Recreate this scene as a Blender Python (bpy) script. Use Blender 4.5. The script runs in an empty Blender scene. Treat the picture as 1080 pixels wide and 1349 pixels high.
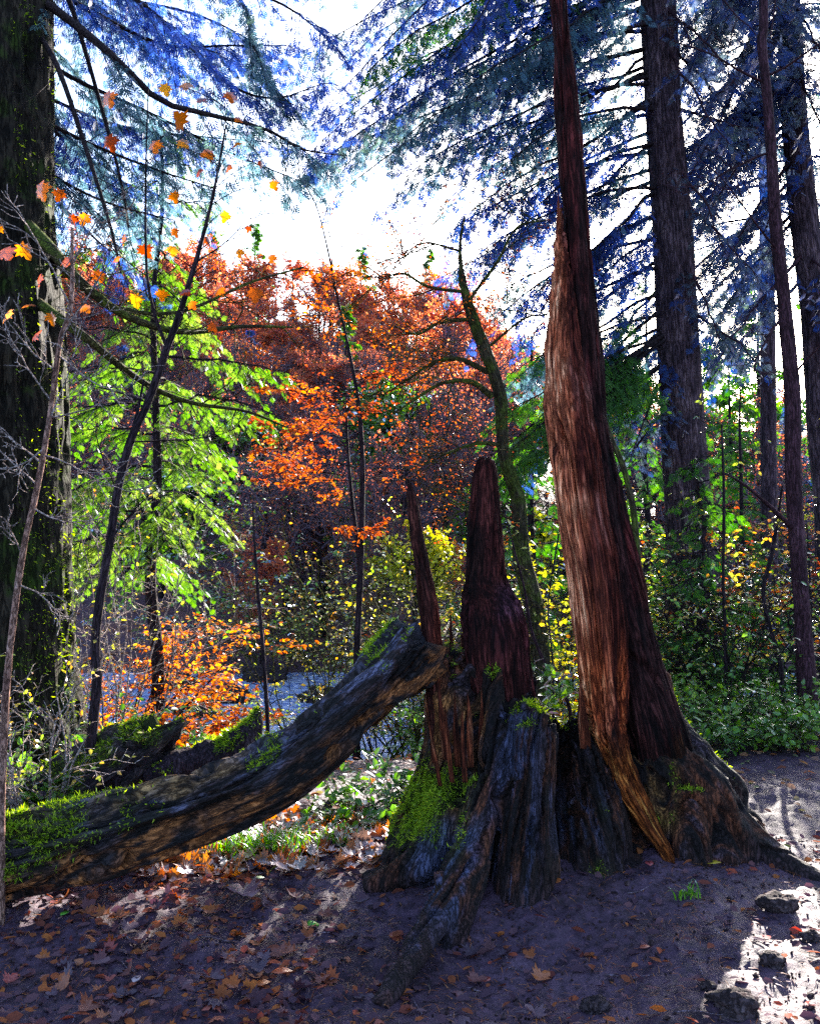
import bpy, math, random
import numpy as np
from mathutils import Vector, Matrix

R = np.random.default_rng(7)
random.seed(7)
S = bpy.context.scene
COL = S.collection

# ------------------------------------------------------------------ camera, sky, sun, exposure
F = 1150.0                      # focal length in photo pixels (photo is 1080 x 1349)
HZ = 700.0                      # pixel row of the horizon
EYE = np.array([0.0, 0.0, 1.6])
PITCH = math.atan((HZ - 674.5) / F)
cam = bpy.data.cameras.new("camera")
cam.sensor_fit = 'VERTICAL'; cam.sensor_height = 24.0
cam.lens = 24.0 * F / 1349.0
cam.clip_start = 0.05; cam.clip_end = 2000
co = bpy.data.objects.new("camera", cam); COL.objects.link(co)
co.location = EYE; co.rotation_euler = (math.pi / 2 + PITCH, 0, 0)
S.camera = co

SUN_EL, SUN_AZ = 20.5, 20.0     # degrees; azimuth to the right of the view direction
w = bpy.data.worlds.new("World"); S.world = w; w.use_nodes = True
wn = w.node_tree
bg = wn.nodes["Background"]
sky = wn.nodes.new("ShaderNodeTexSky"); sky.sky_type = 'NISHITA'; sky.sun_disc = False
sky.sun_elevation = math.radians(SUN_EL); sky.sun_rotation = math.radians(SUN_AZ)
sky.dust_density = 2.0; sky.ozone_density = 3.0; sky.air_density = 1.0
wn.links.new(sky.outputs[0], bg.inputs[0]); bg.inputs[1].default_value = 0.105
sl = bpy.data.lights.new("sun", 'SUN'); sl.energy = 5.0; sl.angle = math.radians(0.5); sl.color = (1.0, 0.93, 0.82)
so = bpy.data.objects.new("sun", sl); COL.objects.link(so)
so.rotation_euler = (math.radians(90 - SUN_EL), 0, math.radians(180 - SUN_AZ))
S.view_settings.view_transform = 'Standard'; S.view_settings.look = 'None'
S.view_settings.gamma = 1.0; S.view_settings.use_curve_mapping = False
S.view_settings.exposure = 2.8
S.cycles.use_denoising = False
S.cycles.max_bounces = 5; S.cycles.diffuse_bounces = 3; S.cycles.glossy_bounces = 2
S.cycles.transmission_bounces = 3; S.cycles.caustics_reflective = False; S.cycles.caustics_refractive = False

# ------------------------------------------------------------------ small maths
def P(px, py, d):
    """world point seen at photo pixel (px, py) at distance d along the view"""
    x = (px - 540.0) / F; y = (674.5 - py) / F
    c, s = math.cos(PITCH), math.sin(PITCH)
    return EYE + d * np.array([x, c - y * s, s + y * c])
def proj(v):
    v = np.asarray(v) - EYE
    c, s = math.cos(PITCH), math.sin(PITCH)
    d = v[..., 1] * c + v[..., 2] * s
    u = -v[..., 1] * s + v[..., 2] * c
    d = np.maximum(d, 0.01)
    return 540 + F * v[..., 0] / d, 674.5 - F * u / d
def sstep(a, b, x):
    t = np.clip((np.asarray(x, float) - a) / (b - a), 0, 1); return t * t * (3 - 2 * t)
def _h(i, j, k):
    n = (i * 374761393 + j * 668265263 + k * 2147483647 * 7 + 1013904223) & 0xffffffff
    n = ((n ^ (n >> 13)) * 1274126177) & 0xffffffff
    n = ((n ^ (n >> 16)) * 2246822519) & 0xffffffff
    return ((n ^ (n >> 15)) & 0xffffff) / float(0xffffff)
def noise(x, y, z=0.0):
    x, y, z = np.broadcast_arrays(np.asarray(x, float), np.asarray(y, float), np.asarray(z, float))
    i, j, k = np.floor(x).astype(np.int64), np.floor(y).astype(np.int64), np.floor(z).astype(np.int64)
    fx, fy, fz = x - i, y - j, z - k
    fx = fx * fx * (3 - 2 * fx); fy = fy * fy * (3 - 2 * fy); fz = fz * fz * (3 - 2 * fz)
    def L(a, b, t): return a + (b - a) * t
    r = L(L(L(_h(i, j, k), _h(i + 1, j, k), fx), L(_h(i, j + 1, k), _h(i + 1, j + 1, k), fx), fy),
          L(L(_h(i, j, k + 1), _h(i + 1, j, k + 1), fx), L(_h(i, j + 1, k + 1), _h(i + 1, j + 1, k + 1), fx), fy), fz)
    return r * 2 - 1
def fbm(x, y, z=0.0, o=4):
    x = np.asarray(x, float); y = np.asarray(y, float); z = np.asarray(z, float)
    a = 1.0; t = 0; n = 0
    for q in range(o):
        t = t + a * noise(x + 17.3 * q, y - 9.1 * q, z + 5.7 * q); n += a
        x = x * 2.03; y = y * 2.03; z = z * 2.03; a *= 0.5
    return t / n
def spline(pts, n):
    """Catmull-Rom through the rows of pts, n samples"""
    p = np.asarray(pts, float)
    p = np.vstack([2 * p[0] - p[1], p, 2 * p[-1] - p[-2]])
    m = len(p) - 3
    t = np.linspace(0, m - 1e-6, n); i = t.astype(int); f = (t - i)[:, None]
    a, b, c, d = p[i], p[i + 1], p[i + 2], p[i + 3]
    return 0.5 * ((2 * b) + (c - a) * f + (2 * a - 5 * b + 4 * c - d) * f ** 2 + (3 * b - a - 3 * c + d) * f ** 3)
def unit(v):
    v = np.asarray(v, float); return v / np.maximum(np.linalg.norm(v, axis=-1, keepdims=True), 1e-9)

# ------------------------------------------------------------------ mesh building
class MB:
    def __init__(s): s.v = []; s.f = []; s.n = 0; s.rnd = []; s.flow = []
    def add(s, v, faces, rnd=None, flow=None):
        v = np.asarray(v, np.float32)
        s.v.append(v)
        for f in (faces if isinstance(faces, list) else [faces]):
            if len(f): s.f.append(np.asarray(f, np.int64) + s.n)
        s.rnd.append(np.full(len(v), 0.5, np.float32) if rnd is None else np.broadcast_to(np.asarray(rnd, np.float32), (len(v),)))
        s.flow.append(v if flow is None else np.asarray(flow, np.float32))
        s.n += len(v)
    def tube(s, pts, r0, r1=None, n=5, rnd=None):
        p = np.asarray(pts, float); m = len(p)
        if r1 is None: rr = np.broadcast_to(np.asarray(r0, float), (m,))
        else: rr = np.linspace(r0, r1, m)
        t = unit(np.gradient(p, axis=0))
        ref = np.where(np.abs(t[:, 2:3]) > 0.9, np.array([[1., 0, 0]]), np.array([[0, 0, 1.]]))
        if np.abs(t[:, 2]).mean() > 0.5: ref = np.tile(np.array([[0, -1., 0]]), (m, 1))
        a = unit(np.cross(t, ref)); b = np.cross(t, a)
        ang = np.arange(n) * 2 * math.pi / n
        v = (p[:, None] + rr[:, None, None] * (np.cos(ang)[None, :, None] * a[:, None] + np.sin(ang)[None, :, None] * b[:, None])).reshape(-1, 3)
        i = np.arange(m - 1)[:, None] * n; k = np.arange(n)[None]; k2 = (k + 1) % n
        q = np.stack([i + k, i + k2, i + n + k2, i + n + k], -1).reshape(-1, 4)
        s.add(v, q, rnd)
    def build(s, name, mat, parent=None, smooth=False, col=None):
        me = bpy.data.meshes.new(name)
        v = np.concatenate(s.v) if s.v else np.zeros((0, 3), np.float32)
        me.vertices.add(len(v)); me.vertices.foreach_set("co", v.ravel())
        st = []; lp = []; off = 0
        for f in s.f:
            k = f.shape[1]; lp.append(f.ravel()); st.append(off + np.arange(len(f)) * k); off += f.size
        if lp:
            lp = np.concatenate(lp).astype(np.int32); st = np.concatenate(st).astype(np.int32)
            me.loops.add(len(lp)); me.loops.foreach_set("vertex_index", lp)
            me.polygons.add(len(st)); me.polygons.foreach_set("loop_start", st)
            if smooth: me.polygons.foreach_set("use_smooth", np.ones(len(st), bool))
        me.update(calc_edges=True)
        at = me.attributes.new("rnd", 'FLOAT', 'POINT'); at.data.foreach_set("value", np.concatenate(s.rnd).astype(np.float32))
        at = me.attributes.new("flow", 'FLOAT_VECTOR', 'POINT'); at.data.foreach_set("vector", np.concatenate(s.flow).astype(np.float32).ravel())
        if col is not None:
            at = me.attributes.new("tint", 'FLOAT_COLOR', 'POINT')
            c4 = np.ones((len(v), 4), np.float32); c4[:, :3] = col; at.data.foreach_set("color", c4.ravel())
        if mat: me.materials.append(mat)
        return link(name, me, parent)
def link(name, me, parent=None):
    o = bpy.data.objects.new(name, me); COL.objects.link(o)
    if parent is not None:
        o.parent = parent
        o.matrix_parent_inverse = Matrix.Translation(-Vector(parent.location))
    return o
def tag(o, label=None, cat=None, group=None, kind=None):
    if label: o['label'] = label
    if cat: o['category'] = cat
    if group: o['group'] = group
    if kind: o['kind'] = kind
    return o
def thing(name, label, cat, loc=(0, 0, 0), group=None):
    o = bpy.data.objects.new(name, None); COL.objects.link(o); o.location = [float(q) for q in loc]
    o.empty_display_size = 0.1
    return tag(o, label, cat, group)

# leaf templates: (verts, [faces]); x along the leaf, y across, z normal
T_LEAF = (np.array([[0, 0, 0], [.33, .27, .05], [.72, .2, .04], [1, 0, -.05], [.72, -.2, .04], [.33, -.27, .05]]),
          [np.array([[0, 3, 2, 1], [0, 5, 4, 3]])])
def maple(curl=0.12):
    a = [(-.02, .03), (-.12, .30), (.10, .24), (.12, .52), (.26, .40), (.42, .62), (.46, .36), (.60, .36), (.58, .20), (.80, .22), (1.0, 0)]
    pts = [(0, 0)] + a + [(x, -y) for x, y in a[-2::-1]]
    v = np.array([(x, y, 0) for x, y in pts] + [(.38, 0, .06)], float)
    v[:, 2] += -curl * (np.abs(v[:, 1]) ** 1.5 + 0.4 * (v[:, 0] - .3) ** 2)
    n = len(pts)
    return v, [np.array([[i, (i + 1) % n, n] for i in range(n)])]
T_MAPLE = maple(.45)
def frond(k=3, wid=.075):
    v = []; f = []
    def tri(b, ang, L):
        d = np.array([math.cos(ang), math.sin(ang)]); q = np.array([-d[1], d[0]])
        i = len(v)
        for p in (b - q * wid * .5, b + d * L * .55 - q * wid, b + d * L, b + d * L * .55 + q * wid): v.append((p[0], p[1], -.12 * abs(p[1])))
        f.append((i, i + 1, i + 2, i + 3))
    tri(np.array([0., 0]), 0, 1.0)
    for j in range(k):
        x = .05 + .6 * j / k
        tri(np.array([x, 0.]), .75, .55 - .09 * j); tri(np.array([x + .08, 0.]), -.75, .52 - .09 * j)
    return np.array(v), [np.array(f)]
T_FROND = frond(4, .042); T_FROND2 = frond(2, .1)
T_BLADE = (np.array([[0, .5, 0], [0, -.5, 0], [.5, .35, .0], [.5, -.35, .0], [1, 0, -.15]]), [np.array([[0, 1, 3, 2]]), np.array([[2, 3, 4]])])
def frames(d, up, roll=None):
    x = unit(d); y = unit(np.cross(up, x)); z = np.cross(x, y)
    if roll is not None:
        c, s = np.cos(roll)[:, None], np.sin(roll)[:, None]
        y, z = y * c + z * s, -y * s + z * c
    return np.stack([x, y, z], 1)          # rows
def scatter(mb, pos, d, up, size, T, roll=None, rnd=None, widen=1.0, r=None):
    pos = np.asarray(pos, float); n = len(pos)
    if n == 0: return
    r = r or R
    d = np.asarray(d, float) + r.normal(0, 1e-4, (n, 3)); up = np.broadcast_to(np.asarray(up, float), (n, 3))
    fr = frames(d, up, roll)
    tv, tf = T; k = len(tv)
    t = tv * np.array([1, widen, 1])
    size = np.broadcast_to(np.asarray(size, float), (n,))
    v = pos[:, None] + size[:, None, None] * np.einsum('kc,ncd->nkd', t, fr)
    rn = r.random(n) if rnd is None else np.broadcast_to(np.asarray(rnd), (n,))
    fs = [(np.arange(n)[:, None, None] * k + f[None]).reshape(-1, f.shape[1]) for f in tf]
    mb.add(v.reshape(-1, 3), fs, np.repeat(rn, k))

# ------------------------------------------------------------------ materials
def new_mat(name):
    m = bpy.data.materials.new(name); m.use_nodes = True
    nt = m.node_tree; nt.nodes.clear()
    out = nt.nodes.new("ShaderNodeOutputMaterial")
    return m, nt, out
def N(nt, t, **kw):
    n = nt.nodes.new(t)
    for k, v in kw.items(): setattr(n, k, v)
    return n
def ramp(nt, stops):
    r = N(nt, "ShaderNodeValToRGB"); e = r.color_ramp.elements
    while len(e) < len(stops): e.new(0.5)
    for i, (p, c) in enumerate(stops):
        e[i].position = p; e[i].color = (*c, 1)
    return r
def leaf_mat(name, cols, trans=0.5, gloss=0.12, rough=0.35, tsat=1.3):
    m, nt, out = new_mat(name); L = nt.links.new
    a = N(nt, "ShaderNodeAttribute", attribute_name="rnd")
    k = len(cols); rp = ramp(nt, [(i / max(k - 1, 1), c) for i, c in enumerate(cols)])
    L(a.outputs["Fac"], rp.inputs[0])
    df = N(nt, "ShaderNodeBsdfDiffuse"); tr = N(nt, "ShaderNodeBsdfTranslucent"); gl = N(nt, "ShaderNodeBsdfGlossy")
    hs = N(nt, "ShaderNodeHueSaturation"); hs.inputs["Saturation"].default_value = tsat; hs.inputs["Value"].default_value = 2.0
    L(rp.outputs[0], df.inputs[0]); L(rp.outputs[0], hs.inputs["Color"]); L(hs.outputs[0], tr.inputs[0])
    gl.inputs["Roughness"].default_value = rough; gl.inputs[0].default_value = (.9, .9, 1, 1)
    m1 = N(nt, "ShaderNodeMixShader"); m1.inputs[0].default_value = trans
    L(df.outputs[0], m1.inputs[1]); L(tr.outputs[0], m1.inputs[2])
    lw = N(nt, "ShaderNodeLayerWeight"); lw.inputs[0].default_value = 0.25
    mu = N(nt, "ShaderNodeMath", operation='MULTIPLY'); mu.inputs[1].default_value = gloss * 2.2
    L(lw.outputs["Fresnel"], mu.inputs[0])
    m2 = N(nt, "ShaderNodeMixShader"); L(mu.outputs[0], m2.inputs[0])
    L(m1.outputs[0], m2.inputs[1]); L(gl.outputs[0], m2.inputs[2])
    L(m2.outputs[0], out.inputs[0]); return m
def grain_mat(name, stops, stretch=(30, 30, 2.2), moss=None, moss_amt=0.0, moss_scale=4.0, bump=0.8, rough=0.85, dist=0.025, tint=False, spec=0.12, crack=.8, patch=None):
    """wood or bark: noise stretched along the 'flow' attribute"""
    m, nt, out = new_mat(name); L = nt.links.new
    a = N(nt, "ShaderNodeAttribute", attribute_name="flow")
    mp = N(nt, "ShaderNodeMapping"); mp.inputs["Scale"].default_value = stretch
    L(a.outputs["Vector"], mp.inputs[0])
    n1 = N(nt, "ShaderNodeTexNoise"); n1.inputs["Scale"].default_value = 1; n1.inputs["Detail"].default_value = 6; n1.inputs["Roughness"].default_value = .65
    n1.inputs["Distortion"].default_value = .6
    L(mp.outputs[0], n1.inputs["Vector"])
    n2 = N(nt, "ShaderNodeTexNoise"); n2.inputs["Scale"].default_value = 3.5; n2.inputs["Detail"].default_value = 5
    L(a.outputs["Vector"], n2.inputs["Vector"])
    ad = N(nt, "ShaderNodeMath", operation='MULTIPLY_ADD'); ad.inputs[1].default_value = .5
    sb = N(nt, "ShaderNodeMath", operation='SUBTRACT'); sb.inputs[1].default_value = .5
    L(n2.outputs["Fac"], sb.inputs[0]); L(sb.outputs[0], ad.inputs[0]); L(n1.outputs["Fac"], ad.inputs[2])
    rp = ramp(nt, stops); L(ad.outputs[0], rp.inputs[0])
    colour = rp.outputs[0]
    if tint:
        ta = N(nt, "ShaderNodeAttribute", attribute_name="tint")
        mx = N(nt, "ShaderNodeMix", data_type='RGBA', blend_type='MULTIPLY'); mx.inputs[0].default_value = 1
        L(colour, mx.inputs[6]); L(ta.outputs["Color"], mx.inputs[7]); colour = mx.outputs[2]
    if patch:
        n4 = N(nt, "ShaderNodeTexNoise"); n4.inputs["Scale"].default_value = patch[1]; n4.inputs["Detail"].default_value = 5
        L(a.outputs["Vector"], n4.inputs["Vector"])
        r4 = ramp(nt, [(.5, (0, 0, 0)), (.62, (1, 1, 1))]); L(n4.outputs["Fac"], r4.inputs[0])
        mx = N(nt, "ShaderNodeMix", data_type='RGBA'); L(r4.outputs[0], mx.inputs[0]); L(colour, mx.inputs[6]); mx.inputs[7].default_value = (*patch[0], 1)
        colour = mx.outputs[2]
    if moss:
        n3 = N(nt, "ShaderNodeTexNoise"); n3.inputs["Scale"].default_value = moss_scale; n3.inputs["Detail"].default_value = 6; n3.inputs["Roughness"].default_value = .7
        L(a.outputs["Vector"], n3.inputs["Vector"])
        r3 = ramp(nt, [(.62 - moss_amt * .4, (0, 0, 0)), (.72 - moss_amt * .4, (1, 1, 1))]); L(n3.outputs["Fac"], r3.inputs[0])
        mx = N(nt, "ShaderNodeMix", data_type='RGBA'); L(r3.outputs[0], mx.inputs[0]); L(colour, mx.inputs[6]); mx.inputs[7].default_value = (*moss, 1)
        colour = mx.outputs[2]
    # fine splits: thin lines along the grain
    mp2 = N(nt, "ShaderNodeMapping"); mp2.inputs["Scale"].default_value = [q * 1.9 for q in stretch]
    L(a.outputs["Vector"], mp2.inputs[0])
    n5 = N(nt, "ShaderNodeTexNoise"); n5.inputs["Scale"].default_value = 1; n5.inputs["Detail"].default_value = 4; n5.inputs["Roughness"].default_value = .6
    L(mp2.outputs[0], n5.inputs["Vector"])
    s5 = N(nt, "ShaderNodeMath", operation='SUBTRACT'); s5.inputs[1].default_value = .5; L(n5.outputs["Fac"], s5.inputs[0])
    a5 = N(nt, "ShaderNodeMath", operation='ABSOLUTE'); L(s5.outputs[0], a5.inputs[0])
    r5 = ramp(nt, [(0, (.16, .13, .12)), (.03, (.55, .5, .48)), (.07, (1, 1, 1)), (.25, (1.35, 1.32, 1.3))]); L(a5.outputs[0], r5.inputs[0])
    mx = N(nt, "ShaderNodeMix", data_type='RGBA', blend_type='MULTIPLY'); mx.inputs[0].default_value = crack
    L(colour, mx.inputs[6]); L(r5.outputs[0], mx.inputs[7]); colour = mx.outputs[2]
    b = N(nt, "ShaderNodeBsdfPrincipled"); b.inputs["Roughness"].default_value = rough
    b.inputs["Specular IOR Level"].default_value = spec
    L(colour, b.inputs["Base Color"])
    bp = N(nt, "ShaderNodeBump"); bp.inputs["Strength"].default_value = bump; bp.inputs["Distance"].default_value = dist
    hm = N(nt, "ShaderNodeMath", operation='MULTIPLY_ADD'); hm.inputs[1].default_value = .8; L(r5.outputs[0], hm.inputs[0]); L(n1.outputs["Fac"], hm.inputs[2])
    L(hm.outputs[0], bp.inputs["Height"]); L(bp.outputs[0], b.inputs["Normal"])
    L(b.outputs[0], out.inputs[0]); return m

M = {}
M['bark_fir'] = grain_mat("bark_fir", [(.3, (.018, .011, .016)), (.5, (.075, .045, .06)), (.72, (.19, .12, .135))], (22, 22, 2.5), bump=.9, dist=.03)
M['bark_moss'] = grain_mat("bark_mossy", [(.3, (.008, .006, .005)), (.55, (.026, .019, .013)), (.8, (.055, .042, .03))], (16, 16, 3), moss=(.022, .035, .005), moss_amt=.3, moss_scale=2.5, bump=1, dist=.03)
M['bark_dark'] = grain_mat("bark_dark", [(.3, (.012, .008, .012)), (.6, (.05, .03, .04)), (.85, (.12, .08, .1))], (40, 40, 5))
M['bark_red'] = grain_mat("bark_reddish", [(.3, (.02, .008, .012)), (.6, (.085, .035, .05)), (.85, (.16, .08, .1))], (40, 40, 5))
M['bark_pale'] = grain_mat("bark_pale", [(.3, (.15, .07, .06)), (.6, (.40, .22, .17)), (.8, (.62, .42, .38))], (40, 40, 12))
M['bark_moss_lit'] = grain_mat("bark_mossy_lit", [(.3, (.02, .014, .01)), (.6, (.07, .052, .03)), (.85, (.13, .11, .06))], (30, 30, 5), moss=(.07, .085, .015), moss_amt=.4, moss_scale=5)  # lighter copy of the mossy bark, sunlight put into its colours
M['leaf_hill'] = leaf_mat("leaves_hillside", [(.24, .08, .09), (.38, .11, .08), (.48, .17, .08), (.4, .2, .15)], .6, .05, tsat=1.15)
M['twig_purple'] = grain_mat("twig_purple", [(.3, (.13, .085, .12)), (.7, (.34, .24, .29))], (30, 30, 30))
M['twig'] = grain_mat("twig_bark", [(.3, (.015, .01, .013)), (.7, (.06, .04, .045))], (30, 30, 30))
M['twig_moss'] = grain_mat("twig_mossy", [(.3, (.03, .024, .012)), (.7, (.11, .09, .035))], (30, 30, 30), moss=(.11, .14, .02), moss_amt=.35, moss_scale=6)
M['twig_pale'] = grain_mat("twig_pale", [(.3, (.34, .24, .22)), (.7, (.6, .5, .48))], (30, 30, 30))
M['wood'] = grain_mat("exposed_wood", [(.3, (.03, .008, .006)), (.42, (.16, .045, .028)), (.54, (.42, .13, .065)), (.7, (.8, .46, .3))], (58, 58, 1.8), bump=1, dist=.02, tint=True)
M['wood_dark'] = grain_mat("charred_wood", [(.32, (.008, .004, .005)), (.5, (.06, .018, .017)), (.72, (.2, .07, .06))], (56, 56, 3), bump=1.0, dist=.025, tint=True)
M['stump'] = grain_mat("stump_wood", [(.3, (.12, .10, .10)), (.47, (.6, .57, .57)), (.62, (1.1, 1.05, 1.05)), (.75, (1.7, 1.6, 1.6))], (60, 60, 5), bump=1.0, dist=.02, tint=True, rough=.75, spec=.2)
M['log'] = grain_mat("log_wood", [(.3, (.14, .12, .12)), (.47, (.6, .57, .57)), (.62, (1.1, 1.05, 1.05)), (.76, (2.0, 1.9, 1.9))], (52, 52, 7), bump=.9, dist=.02, tint=True, rough=.7, spec=.25)
M['moss'] = leaf_mat("moss", [(.05, .08, .008), (.14, .22, .015), (.25, .36, .025), (.34, .40, .04)], .4, .03)
M['needle_blue'] = leaf_mat("needles_blue", [(.02, .03, .06), (.036, .056, .15), (.08, .11, .32), (.05, .085, .045)], .6, .08, tsat=1.25)
M['needle_teal'] = leaf_mat("needles_teal", [(.018, .036, .045), (.036, .07, .085), (.065, .115, .15), (.07, .11, .045)], .6, .08, tsat=1.15)
M['needle_dark'] = leaf_mat("needles_dark", [(.016, .026, .07), (.035, .05, .14), (.06, .075, .1), (.05, .08, .045)], .55, .1)
M['needle_green'] = leaf_mat("needles_green", [(.03, .08, .014), (.06, .13, .02), (.10, .155, .035), (.15, .17, .045)], .6, .06, tsat=1.2)
M['needle_mid'] = leaf_mat("needles_mid", [(.015, .05, .012), (.03, .08, .018), (.06, .13, .03), (.09, .15, .03)], .5, .1)
M['leaf_orange'] = leaf_mat("leaves_orange", [(.25, .05, .015), (.42, .09, .015), (.55, .16, .02), (.6, .3, .05)], .6, .1)
M['leaf_red'] = leaf_mat("leaves_red", [(.13, .025, .02), (.26, .05, .025), (.36, .10, .03), (.38, .18, .04)], .55, .08, tsat=1.1)
M['leaf_yellow'] = leaf_mat("leaves_yellow", [(.22, .26, .03), (.40, .40, .06), (.5, .46, .09), (.5, .3, .06)], .6, .1)
M['leaf_green'] = leaf_mat("leaves_green", [(.04, .10, .015), (.08, .19, .02), (.14, .26, .03), (.22, .30, .05)], .5, .6, .22)
M['leaf_mix'] = leaf_mat("leaves_mixed", [(.34, .09, .05), (.5, .26, .09), (.4, .38, .10), (.22, .33, .08), (.14, .24, .05)], .5, .4, .2)
M['leaf_maple'] = leaf_mat("leaves_maple", [(.2, .035, .012), (.36, .08, .012), (.5, .14, .015), (.55, .24, .03)], .6, .06)
M['grass'] = leaf_mat("grass_blades", [(.04, .12, .01), (.09, .22, .015), (.16, .3, .03)], .5, .12)
M['litter'] = leaf_mat("litter_leaves", [(.05, .025, .035), (.08, .045, .06), (.12, .06, .07), (.12, .035, .03), (.2, .06, .03), (.32, .10, .03), (.26, .05, .04)], .2, .02, .6)
M['litter_bank'] = leaf_mat("bank_leaves", [(.16, .05, .03), (.3, .09, .03), (.42, .16, .04), (.2, .12, .1), (.12, .16, .04)], .35, .1, .45)

# ------------------------------------------------------------------ ground
def bank(x): return 5.6 + 3.2 * sstep(0.9, 3.2, x) - .5 * sstep(-1, -4, x)
def ground_z(x, y, detail=True):
    x = np.asarray(x, float); y = np.asarray(y, float)
    b = bank(x)
    z = -1.35 * sstep(0, 1, (y - b) / (12.3 - b)) - .10 * sstep(4.2, b, y)
    z = np.where(y > 12.3, -1.45 - .2 * sstep(12.3, 13.2, y), z)
    far = sstep(15.6, 17.6, y) * .75
    yy = np.clip(y - 18, 0, None)
    k = 1.2 - .12 * sstep(-14, -1, x) - .5 * sstep(0, 14, x)
    rise = np.where(yy < 36, .33 * yy, 11.88 + 5 * (1 - np.exp(-(yy - 36) / 15.0)))
    z = z + far + rise * k
    if detail:
        n = fbm(x * .9, y * .9, 3.1, 4) * .07 * sstep(1.0, 3, y) + fbm(x * .15, y * .15, 7.0, 3) * np.clip((y - 17) * .06, 0, 2.5)
        near = 1 - sstep(7, 10, y)
        n = n + near * (fbm(x * 7, y * 7, 1.0, 4) * .028 + np.clip(fbm(x * 16, y * 16, 2.0, 3), 0, 1) * .026 + fbm(x * 34, y * 34, 8.0, 2) * .006)
        z = z + n
        z = z + .13 * np.exp(-(((x - .75) / .8) ** 2 + ((y - 4.3) / .55) ** 2))                 # soil heaped round the stump
        z = z - .06 * np.exp(-(((x - .55) / .5) ** 2 + ((y - 3.3) / .35) ** 2))          # hollow worn in front of the stump
    return z
def gz(x, y): return float(ground_z(np.array([x]), np.array([y]))[0])
def ground():
    xs = np.concatenate([-np.geomspace(300, 3.1, 70), np.arange(-3, 3, .024), np.geomspace(3.05, 300, 70)])
    ys = np.concatenate([[-60, -30, -12, -5, -2, 0, .6, 1.2], np.arange(1.6, 5.6, .024), np.arange(5.6, 24, .14), np.geomspace(24, 420, 70)])
    X, Y = np.meshgrid(xs, ys); Z = ground_z(X, Y)
    v = np.stack([X, Y, Z], -1).reshape(-1, 3)
    n, m = len(xs), len(ys)
    i = (np.arange(m - 1)[:, None] * n + np.arange(n - 1)[None])
    q = np.stack([i, i + 1, i + n + 1, i + n], -1).reshape(-1, 4)
    mt, nt, out = new_mat("forest_floor"); L = nt.links.new
    g = N(nt, "ShaderNodeNewGeometry")
    n1 = N(nt, "ShaderNodeTexNoise"); n1.inputs["Scale"].default_value = 1.7; n1.inputs["Detail"].default_value = 8; n1.inputs["Roughness"].default_value = .7
    n2 = N(nt, "ShaderNodeTexNoise"); n2.inputs["Scale"].default_value = 26; n2.inputs["Detail"].default_value = 10; n2.inputs["Roughness"].default_value = .7
    vo = N(nt, "ShaderNodeTexVoronoi"); vo.inputs["Scale"].default_value = 60
    for q_ in (n1, n2, vo): L(g.outputs["Position"], q_.inputs["Vector"])
    r1 = ramp(nt, [(.3, (.028, .013, .018)), (.5, (.058, .031, .052)), (.7, (.1, .058, .085))]); L(n1.outputs["Fac"], r1.inputs[0])
    r2 = ramp(nt, [(.32, (.25, .22, .22)), (.5, (.9, .88, .88)), (.62, (1.3, 1.25, 1.25)), (.75, (1.7, 1.6, 1.6))]); L(n2.outputs["Fac"], r2.inputs[0])
    mx = N(nt, "ShaderNodeMix", data_type='RGBA', blend_type='MULTIPLY'); mx.inputs[0].default_value = 1
    L(r1.outputs[0], mx.inputs[6]); L(r2.outputs[0], mx.inputs[7])
    sp = N(nt, "ShaderNodeSeparateXYZ"); L(g.outputs["Position"], sp.inputs[0])
    mr = N(nt, "ShaderNodeMapRange"); mr.inputs["From Min"].default_value = 14; mr.inputs["From Max"].default_value = 18
    L(sp.outputs["Y"], mr.inputs["Value"])
    n3 = N(nt, "ShaderNodeTexNoise"); n3.inputs["Scale"].default_value = .8; n3.inputs["Detail"].default_value = 9; n3.inputs["Roughness"].default_value = .75
    L(g.outputs["Position"], n3.inputs["Vector"])
    r3 = ramp(nt, [(.3, (.03, .016, .028)), (.5, (.08, .038, .05)), (.65, (.16, .065, .05)), (.8, (.08, .09, .035))]); L(n3.outputs["Fac"], r3.inputs[0])
    m2 = N(nt, "ShaderNodeMix", data_type='RGBA'); L(mr.outputs[0], m2.inputs[0]); L(mx.outputs[2], m2.inputs[6]); L(r3.outputs[0], m2.inputs[7])
    b = N(nt, "ShaderNodeBsdfPrincipled"); b.inputs["Roughness"].default_value = .66; b.inputs["Specular IOR Level"].default_value = .22
    L(m2.outputs[2], b.inputs["Base Color"])
    bp = N(nt, "ShaderNodeBump"); bp.inputs["Strength"].default_value = .8; bp.inputs["Distance"].default_value = .02
    ma = N(nt, "ShaderNodeMath", operation='ADD'); L(n2.outputs["Fac"], ma.inputs[0]); L(vo.outputs["Distance"], ma.inputs[1])
    L(n2.outputs["Fac"], bp.inputs["Height"]); L(bp.outputs[0], b.inputs["Normal"]); L(b.outputs[0], out.inputs[0])
    mb = MB(); mb.add(v, q)
    return tag(mb.build("ground", mt, smooth=True), kind='structure')
ground()
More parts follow.
